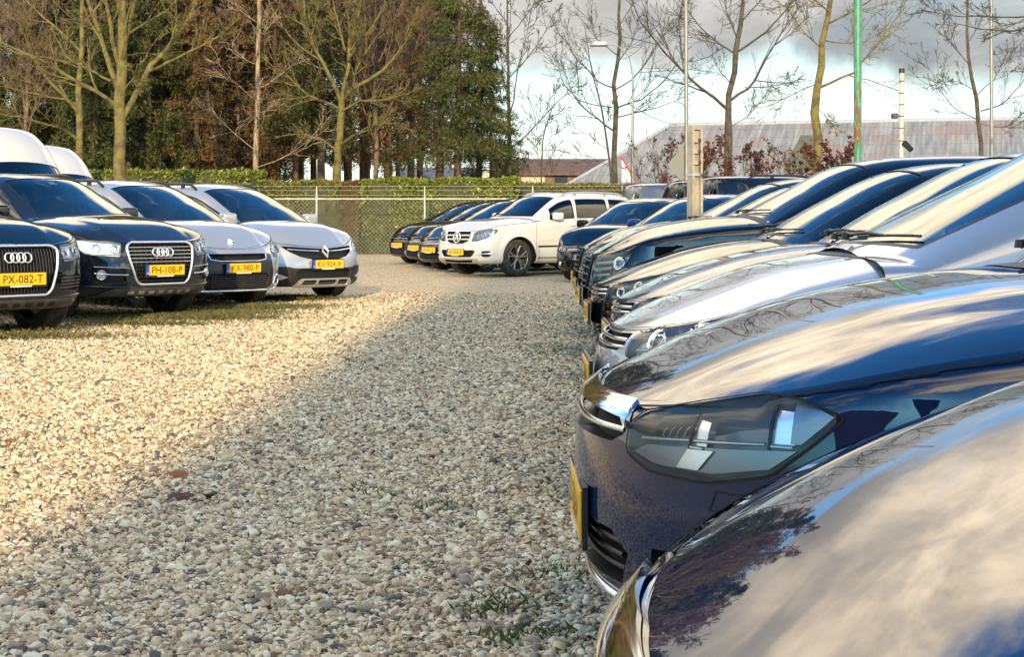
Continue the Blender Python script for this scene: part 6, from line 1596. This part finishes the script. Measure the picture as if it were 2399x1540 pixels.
shade_caster()

# ------------------------------------------------------------------ poles, posts and signs
GALV = vary(mat('galvanised_pole', (0.42, 0.42, 0.40), 0.45, 0.4), (0.27, 0.265, 0.235), (0.19, 0.185, 0.16), 3, stretch=(4, 4, 0.6))
WHITEP = vary(mat('white_pole_paint', (0.7, 0.62, 0.5), 0.6), (0.60, 0.53, 0.42), (0.22, 0.14, 0.08), 2.4, 6, 0.52, 0.62)
def green_rust():
    m = mat('green_rusty_paint', (0.05, 0.3, 0.12), 0.55); t, b = mnodes(m); tc = t.node('ShaderNodeTexCoord'); mp = t.node('ShaderNodeMapping'); mp.inputs['Scale'].default_value = (7, 7, 1.6); t.l.new(tc.outputs['Object'], mp.inputs[0])
    n = t.noise(mp.outputs[0], 1.3, 8, 0.68); n2 = t.noise(mp.outputs[0], 5, 5, 0.6); s = t.node('ShaderNodeSeparateXYZ'); t.l.new(tc.outputs['Object'], s.inputs[0])
    low = t.mr(s.outputs[2], 4.4, 2.2, -0.06, 0.045); f = t.m('ADD', n, low)
    g = t.mix(t.mr(n2, 0.4, 0.65), (0.045, 0.20, 0.10), (0.10, 0.28, 0.16)); c = t.mix(t.mr(f, 0.56, 0.60), g, (0.20, 0.085, 0.035)); c = t.mix(t.mr(n2, 0.66, 0.70), c, (0.5, 0.45, 0.25))
    t.l.new(c, b.inputs['Base Color']); t.l.new(t.mr(f, 0.54, 0.58, 0.4, 0.9), b.inputs['Roughness']); return m
def pole(name, xd, Y, yt, r0, r1, mt, label, cat='pole', lean=0.0):
    x = wx(xd, Y); zt = wz(yt, Y); root = thing(name, (x, Y, 0), 0, label, cat)
    mb = MB(); mb.tube([(lean, 0, -0.2), (lean * 0.6, 0, zt * 0.35), (lean * 0.55, 0, zt * 0.351), (0, 0, zt)], [r0, r0 * 0.98, r0 * 0.8 if r1 < r0 else r0, r1], mt, 14); mb.build('pole', root)
    return root, zt
r, zt = pole('lamp_post', 1483, 55, 180, 0.075, 0.035, GALV, 'slim lamp post with a flat white lamp head, right of the left street tree', 'lamp post')
lh = MB(); hx = wx(1405, 55) - wx(1483, 55); hz = wz(104, 55); lh.tube([(0, 0, zt), (-0.12, 0, zt + 0.7), (-0.5, 0, hz - 0.05), (hx + 0.2, 0, hz)], 0.018, GALV, 8); lh.build('lamp_arm', r)
lh = MB(); lh.box((hx, 0, hz + 0.03), (0.50, 0.30, 0.13), mat('lamp_head_white', (0.75, 0.75, 0.7), 0.4), bev=0.3); lh.box((hx - 0.03, 0, hz - 0.04), (0.6, 0.26, 0.035), M['trim']); lh.build('lamp_head', r)
pole('lamp_post', 1607, 40, -220, 0.062, 0.05, GALV, 'tall grey lamp post next to the concrete post, running out of the top', 'lamp post', 0.03)
pole('lamp_post', 2322, 48, -160, 0.065, 0.045, GALV, 'tall slim lamp post in front of the right end of the barn', 'lamp post', 0.04)
r, zt = pole('green_pole', 2010, 22, -130, 0.064, 0.058, green_rust(), 'green steel pole with peeling paint and rust', 'pole', 0.0)
CLAMP = mat('rusty_clamp', (0.16, 0.09, 0.05), 0.8)
# white pole with clamps and a floodlight
r, zt = pole('white_pole', 2113, 25, 166, 0.040, 0.036, WHITEP, 'short white rusty pole with clamps, cap and small floodlights', 'pole', -0.02)
cp_ = MB(); cp_.tube([(0, 0, zt - 0.03), (0, 0, zt + 0.04)], 0.046, M['black'], 12); cp_.build('cap', r)
for yy in (190, 218, 245, 272, 300, 330):
    z = wz(yy, 25); b = MB(); b.tube([(0, 0, z - 0.009), (0, 0, z + 0.009)], 0.041, CLAMP, 12); b.tube([(0, -0.02, z), (-0.16, -0.03, z + (0.0 if yy > 200 else -0.1))], 0.0035, CLAMP, 5); b.build('clamp', r)
b = MB(); b.box((-0.12, -0.05, wz(272, 25)), (0.11, 0.12, 0.085), M['trim'], bev=0.1); b.build('floodlight', r)
b = MB(); b.tube([(0.03, -0.05, wz(335, 25)), (0.11, -0.16, wz(345, 25) - 0.05)], [0.05, 0.045], M['black'], 12); b.build('floodlight', r)
# concrete post
CONC = vary(mat('weathered_concrete', (0.5, 0.44, 0.34), 0.85), (0.40, 0.34, 0.26), (0.27, 0.24, 0.18), 5, 6, 0.35, 0.65, 0.4, 30, bd=0.01)
Y = 22.0; r = thing('concrete_post', (wx(1629, Y), Y, 0), math.radians(24), 'square concrete post with a slot and metal clips between the right cars', 'post')
zt = wz(294, Y); b = MB(); b.box((0, 0.03, zt / 2 - 0.1), (0.17, 0.10, zt + 0.2), CONC)
for sx in (-0.066, 0.066): b.box((sx, -0.045, zt / 2 - 0.1), (0.038, 0.05, zt + 0.196), CONC)
b.box((0, -0.045, zt - 0.03), (0.094, 0.05, 0.06), CONC); b.build('post_body', r)
for yy in (330, 356, 382): 
    z = wz(yy, Y); q = MB(); q.box((-0.045, -0.078, z), (0.095, 0.016, 0.05), CONC); q.tube([(0.02, -0.09, z - 0.01), (0.02, -0.09, z + 0.03)], 0.022, BARK_B, 8); q.tube([(0.02, -0.085, z - 0.01), (0.03, -0.08, z - 0.12)], 0.004, M['black'], 4); q.build('clip', r)
q = MB(); q.box((0, 0.0, wz(410, Y)), (0.19, 0.16, 0.03), M['satin']); q.tube([(0.05, -0.1, wz(411, Y)), (0.12, -0.12, wz(411, Y))], 0.025, BARK_B, 8); q.build('strap', r)
# road signs seen from behind on the tall lamp post side
SIGN = mat('sign_back', (0.11, 0.11, 0.10), 0.5, 0.3)
r = thing('road_sign', (wx(1597, 39.4), 39.4, 0), 0, 'grey back of a diamond road sign with a square plate above it', 'road sign')
q = MB(); R_ = 0.42; zc = wz(386, 39.4); q.add([(x, y, z) for y in (0, 0.02) for x, z in ((-0.36, zc), (0, zc + 0.42), (0.06, zc + 0.42), (0.06, zc - 0.42), (0, zc - 0.42))], [(0, 1, 2, 3, 4), (9, 8, 7, 6, 5), (0, 5, 6, 1), (1, 6, 7, 2), (2, 7, 8, 3), (3, 8, 9, 4), (4, 9, 5, 0)], SIGN, smooth=False); q.build('diamond_plate', r)
q = MB(); q.box((-0.02, 0.01, wz(356, 39.4)), (0.14, 0.03, 0.40), SIGN); q.build('square_plate', r)
q = MB(); q.tube([(0.0, 0.05, -0.1), (0.0, 0.05, wz(340, 39.4))], 0.02, GALV, 8); q.build('sign_post', r)
REDW = mat('sign_red', (0.6, 0.03, 0.02), 0.4)
r = thing('warning_sign', (wx(1467, 56), 56, 0), 0, 'triangular warning sign edge in red and white beside the left street tree', 'road sign')
q = MB(); zc = wz(400, 56); q.add([(x, y, z) for y in (0, 0.03) for x, z in ((-0.15, zc + 0.45), (0.35, zc - 0.40), (-0.15, zc - 0.40))], [(0, 2, 1), (3, 4, 5), (0, 1, 4, 3), (1, 2, 5, 4), (2, 0, 3, 5)], mat('sign_white', (0.7, 0.68, 0.62), 0.5), smooth=False); q.build('sign_face', r)
q = MB(); q.tube([(-0.15, -0.01, zc + 0.47), (0.37, -0.01, zc - 0.42)], 0.035, REDW, 6); q.build('sign_border', r)
q = MB(); q.tube([(-0.13, 0.06, -0.1), (-0.13, 0.06, zc + 0.55)], 0.035, GALV, 8); q.build('sign_post', r)
# bushes with withered leaves
RUST = leaf_mat('withered_leaves', [(0.06, 0.022, 0.016), (0.10, 0.038, 0.026), (0.15, 0.07, 0.045)], 0.7, 0.15, 1.5, 0.1)
for k, (xd, yt, Y, sp_, n, lab) in enumerate([(1545, 330, 48, 1.5, 140, 'thin bare shrub in front of the barn roof left of the diamond sign'), (1650, 325, 44, 1.3, 1500, 'shrub with withered red leaves behind the concrete post'), (1745, 345, 46, 1.1, 900, 'shrub with withered leaves right of the forked street tree'), (1965, 330, 38, 1.1, 1300, 'shrub with withered red leaves at the foot of the green pole'), (1830, 345, 46, 1.4, 250, 'sparse shrub in front of the middle of the barn roof')]):
    rg_ = np.random.default_rng(90 + k); x = wx(xd, Y); zt = wz(yt, Y)
    bare_tree('shrub', lab, ([(x, Y, 0), (x + 0.05, Y, zt * 0.4), (x - 0.05, Y, zt * 0.9)], 0.03, 0.01), auto_limbs(x, Y, 0.3, zt * 0.75, 12, sp_ * 1.5, rg_, 0.018, 0.7), BARK_G if k == 0 else BARK_B, 50 + k, kids=(7, 5), lenf=(0.5, 0.5), rmin=0.004, leaves=(RUST, n, 0.10), cat='shrub', up=0.05)
# ------------------------------------------------------------------ the cars
RG = 'cars nosing out of the right row'
LG = 'cars in the left row facing right'
BG = 'cars at the back of the lot facing left'
FAR = dict(detail=0.6)
def xnose(Y): return 0.05 + 0.040 * Y
# right row, near to far
c = new_car(HATCH, 0.082, 1.58, math.radians(0.0), 'dark navy car nearest the camera, only its glossy bonnet and chrome grille end in view', group=RG, top=[(0, 0.605), (0.25, 0.682), (0.6, 0.775), (1.0, 0.84), (1.6, 0.895), (3.0, 0.96), (4.26, 1.02)], crown=0.115, cp=2.3, dome=0.016)
hatch_front(c, None, 'TB-571-L', P_['navy'], near=True, name_style='vw7', detail=2.0, dz=0.055)
c = new_car(HATCH, 0.150, 3.75, math.radians(0.5), 'dark blue hatchback with the large clear swept headlight, second from the camera', group=RG)
hatch_front(c, None, 'SV-306-K', P_['navy'], near=True, name_style='vw7', detail=1.6)
c = new_car(MPV, 0.315, 6.15, math.radians(0.0), 'pale silver car with the oval headlight in the right row', group=RG, L=4.2, H=1.58, cgrow=(0.26, 0.58, 0.88),
            roof=[(0.9, 0.93), (1.5, 1.22), (2.05, 1.48), (2.5, 1.57), (3.1, 1.58), (3.7, 1.53), (3.95, 1.45), (4.16, 1.05)], gend=4.14, rearwin=(3.98, 4.10), top=[(0, 0.66), (0.25, 0.715), (0.6, 0.785), (1.0, 0.845), (1.6, 0.92), (3.0, 0.98), (4.4, 1.03)], crown=0.10)
hatch_front(c, None, 'ZG-884-N', P_['silverblue'], name_style='mpv', detail=1.4)
c = new_car(HATCH, 0.52, 8.35, math.radians(-0.5), 'deep blue hatchback with exposed wiper arms just beyond the silver car', group=RG)
hatch_front(c, None, 'RX-219-B', P_['blue'], detail=1.2)
c = new_car(HATCH, 0.52, 10.45, math.radians(0.0), 'black hatchback with a slim windscreen between the deep blue car and the black off-roader', group=RG)
hatch_front(c, None, 'NK-467-P', P_['black'])
c = new_car(SUV, 0.56, 12.6, math.radians(0.0), 'black off-roader with slatted bright headlight and orange plate edge in the right row', group=RG)
slat_front(c, P_['black'], 'HJ-652-S', h0=-0.02); c.root.scale = (1, 1, 0.965)
c = new_car(HATCH, 0.62, 14.85, math.radians(0.0), 'grey-black car seventh from the camera in the right row', group=RG)
hatch_front(c, None, 'GP-938-T', P_['anthracite'], **FAR)
c = new_car(SUV, 0.68, 17.1, math.radians(0.0), 'black off-roader at the far end of the close right row', group=RG)
slat_front(c, P_['black'], 'KL-127-Z', **FAR); c.root.scale = (1, 1, 0.94)
# two cars further back turned to the camera
c = new_car(MPV, wx(1372, 28), 28.0, rot_l(32), 'black hatchback with folded-out mirror whose windscreen faces the camera, right of the white car', group=BG)
hatch_front(c, None, 'XF-530-G', P_['black'], **FAR); c.root.scale = (0.95, 0.95, 0.94)
c = new_car(MPV, wx(1475, 24.3), 24.3, rot_l(38), 'blue hatchback partly behind the concrete post', group=BG)
hatch_front(c, None, 'PL-748-J', P_['blue'], **FAR); c.root.scale = (0.95, 0.95, 0.94)

# left row: nose positions from their wheel contact points
def left_car(xw, yw, alpha, sp):
    Yw = FPX * HCAM / (yw - HOR); Xw = wx(xw, Yw); a = math.radians(alpha)
    n = np.array([math.sin(a), -math.cos(a)]); t = np.array([math.cos(a), math.sin(a)])
    o = np.array([Xw, Yw]) + n * sp['sf'] - t * (sp['W'] - 0.13); return o
o = left_car(95, 775, 51, SUV)
c = new_car(SUV, o[0], o[1], rot_r(51), 'black off-roader with vertical grille bars and plate PX-082-T at the left edge', group=LG)
suv_front(c, P_['black'], 'PX-082-T', 'v', rails=M['black'], wiper=False)
o = left_car(400, 736, 52, SUV)
c = new_car(SUV, o[0], o[1], rot_r(52), 'dark grey-blue off-roader with horizontal grille bars and plate PH-108-P', group=LG)
suv_front(c, P_['anthracite'], 'PH-108-P', 'h', rails=M['black'], sticker=True, wiper=False)
o = left_car(582, 711, 47, MPV)
c = new_car(MPV, o[0], o[1], rot_r(47), 'silver people carrier with black bumper panel and plate KX-980-P', group=LG)
mpv_front(c, P_['silverblue'], 'KX-980-P', 'plain', rails=M['black'], sticker=True, wiper=False)
o = left_car(772, 696, 46, MPV)
c = new_car(MPV, o[0], o[1], rot_r(46), 'silver people carrier with black cladding, skid plate and plate KV-924-X', group=LG)
mpv_front(c, P_['silverblue'], 'KV-924-X', 'cross', rails=M['black'], sticker=True, wiper=False)
# high vans behind the left row
c = new_car(VANS, wx(200, 22.8), 22.8, rot_r(50), 'white high-roofed van nearer the left edge, behind the black off-roader', 'van', 'white vans behind the left row', name='parked_van')
build_body(c, c.root, P_['white'], wiper=False)
c = new_car(VANS, wx(275, 28.5), 28.5, rot_r(50), 'white high-roofed van to the right of the nearer white van', 'van', 'white vans behind the left row', name='parked_van')
build_body(c, c.root, P_['white'], wiper=False)
# the white off-roader and the three dark cars beside it
o = np.array([-1.10, 31.3])
c = new_car(GLKS, o[0], o[1], rot_l(50), 'white off-roader with star badge and plate KP-608-R, its side to the camera', group=BG)
glk_front(c, P_['white'], 'KP-608-R', rails=M['satin'], rim='glk', rimmat=M['rimgrey'], privacy=2)
c = new_car(MPV, -1.80, 34.3, rot_l(52), 'dark grey-blue car directly beside the white off-roader', group=BG)
hatch_front(c, None, 'HP-822-D', P_['anthracite'])
c = new_car(MPV, -2.30, 37.2, rot_l(53), 'dark car in the middle of the three beside the white off-roader', group=BG)
hatch_front(c, None, 'PN-635-V', P_['black'])
c = new_car(MPV, -2.92, 40.2, rot_l(54), 'dark car with blue oval badge at the left end beside the white off-roader', group=BG)
oval_front(c, P_['black'], 'HP-673-L')
# three tall vehicles seen from behind
TALL = dict(VANS); TALL.update(L=4.9, W=0.94, H=1.97, sr=3.95, sc=1.1, shd=2.0, top=[(0, 0.85), (0.3, 0.98), (0.8, 1.06), (1.2, 1.12), (2.0, 1.15), (4.9, 1.15)], nose=VANS['nose'],
    roof=[(1.0, 1.1), (1.5, 1.42), (2.0, 1.78), (2.4, 1.93), (3.0, 1.97), (4.4, 1.95), (4.7, 1.90), (4.85, 1.15)], gend=4.84, windows=[(None, 2.5), (2.6, 3.5), (3.6, 4.4)], tumble=0.14)
def rear_van(xd, Y, alpha, pm, label, s=1.0):
    th = math.radians(180 + alpha); rx, ry = wx(xd, Y), Y
    c = new_car(TALL, rx - 4.9 * math.cos(th), ry - 4.9 * math.sin(th), th, label, 'van', 'tall dark vehicles seen from behind', name='parked_van')
    build_body(c, c.root, pm, wiper=False, rails=M['black'], privacy=2)
    for sg in (0, 1):
        q = np.array([(4.55, 0.05), (4.80, 0.05), (4.79, 0.86), (4.60, 0.86)])
        if sg: q = np.stack([q[:, 0], 4 - q[:, 1]], 1)
        l = MB(); surf_add(l, c.G, c.GN, q, M['red'], sp=0.05, off=0.02, wall=-0.02, wallmat=M['black'], sc=0.5); l.build('tail_lamp', c.root)
    c.root.scale = (s, s, s)
rear_van(1478, 35.5, 40, P_['grey'], 'grey tall car seen from behind with dark tail lamps, right of the white off-roader')
rear_van(1580, 33.0, 38, P_['purple'], 'dark tall vehicle half hidden behind the concrete post')
rear_van(1655, 30.0, 38, P_['black'], 'black tall vehicle with roof rails right of the concrete post')
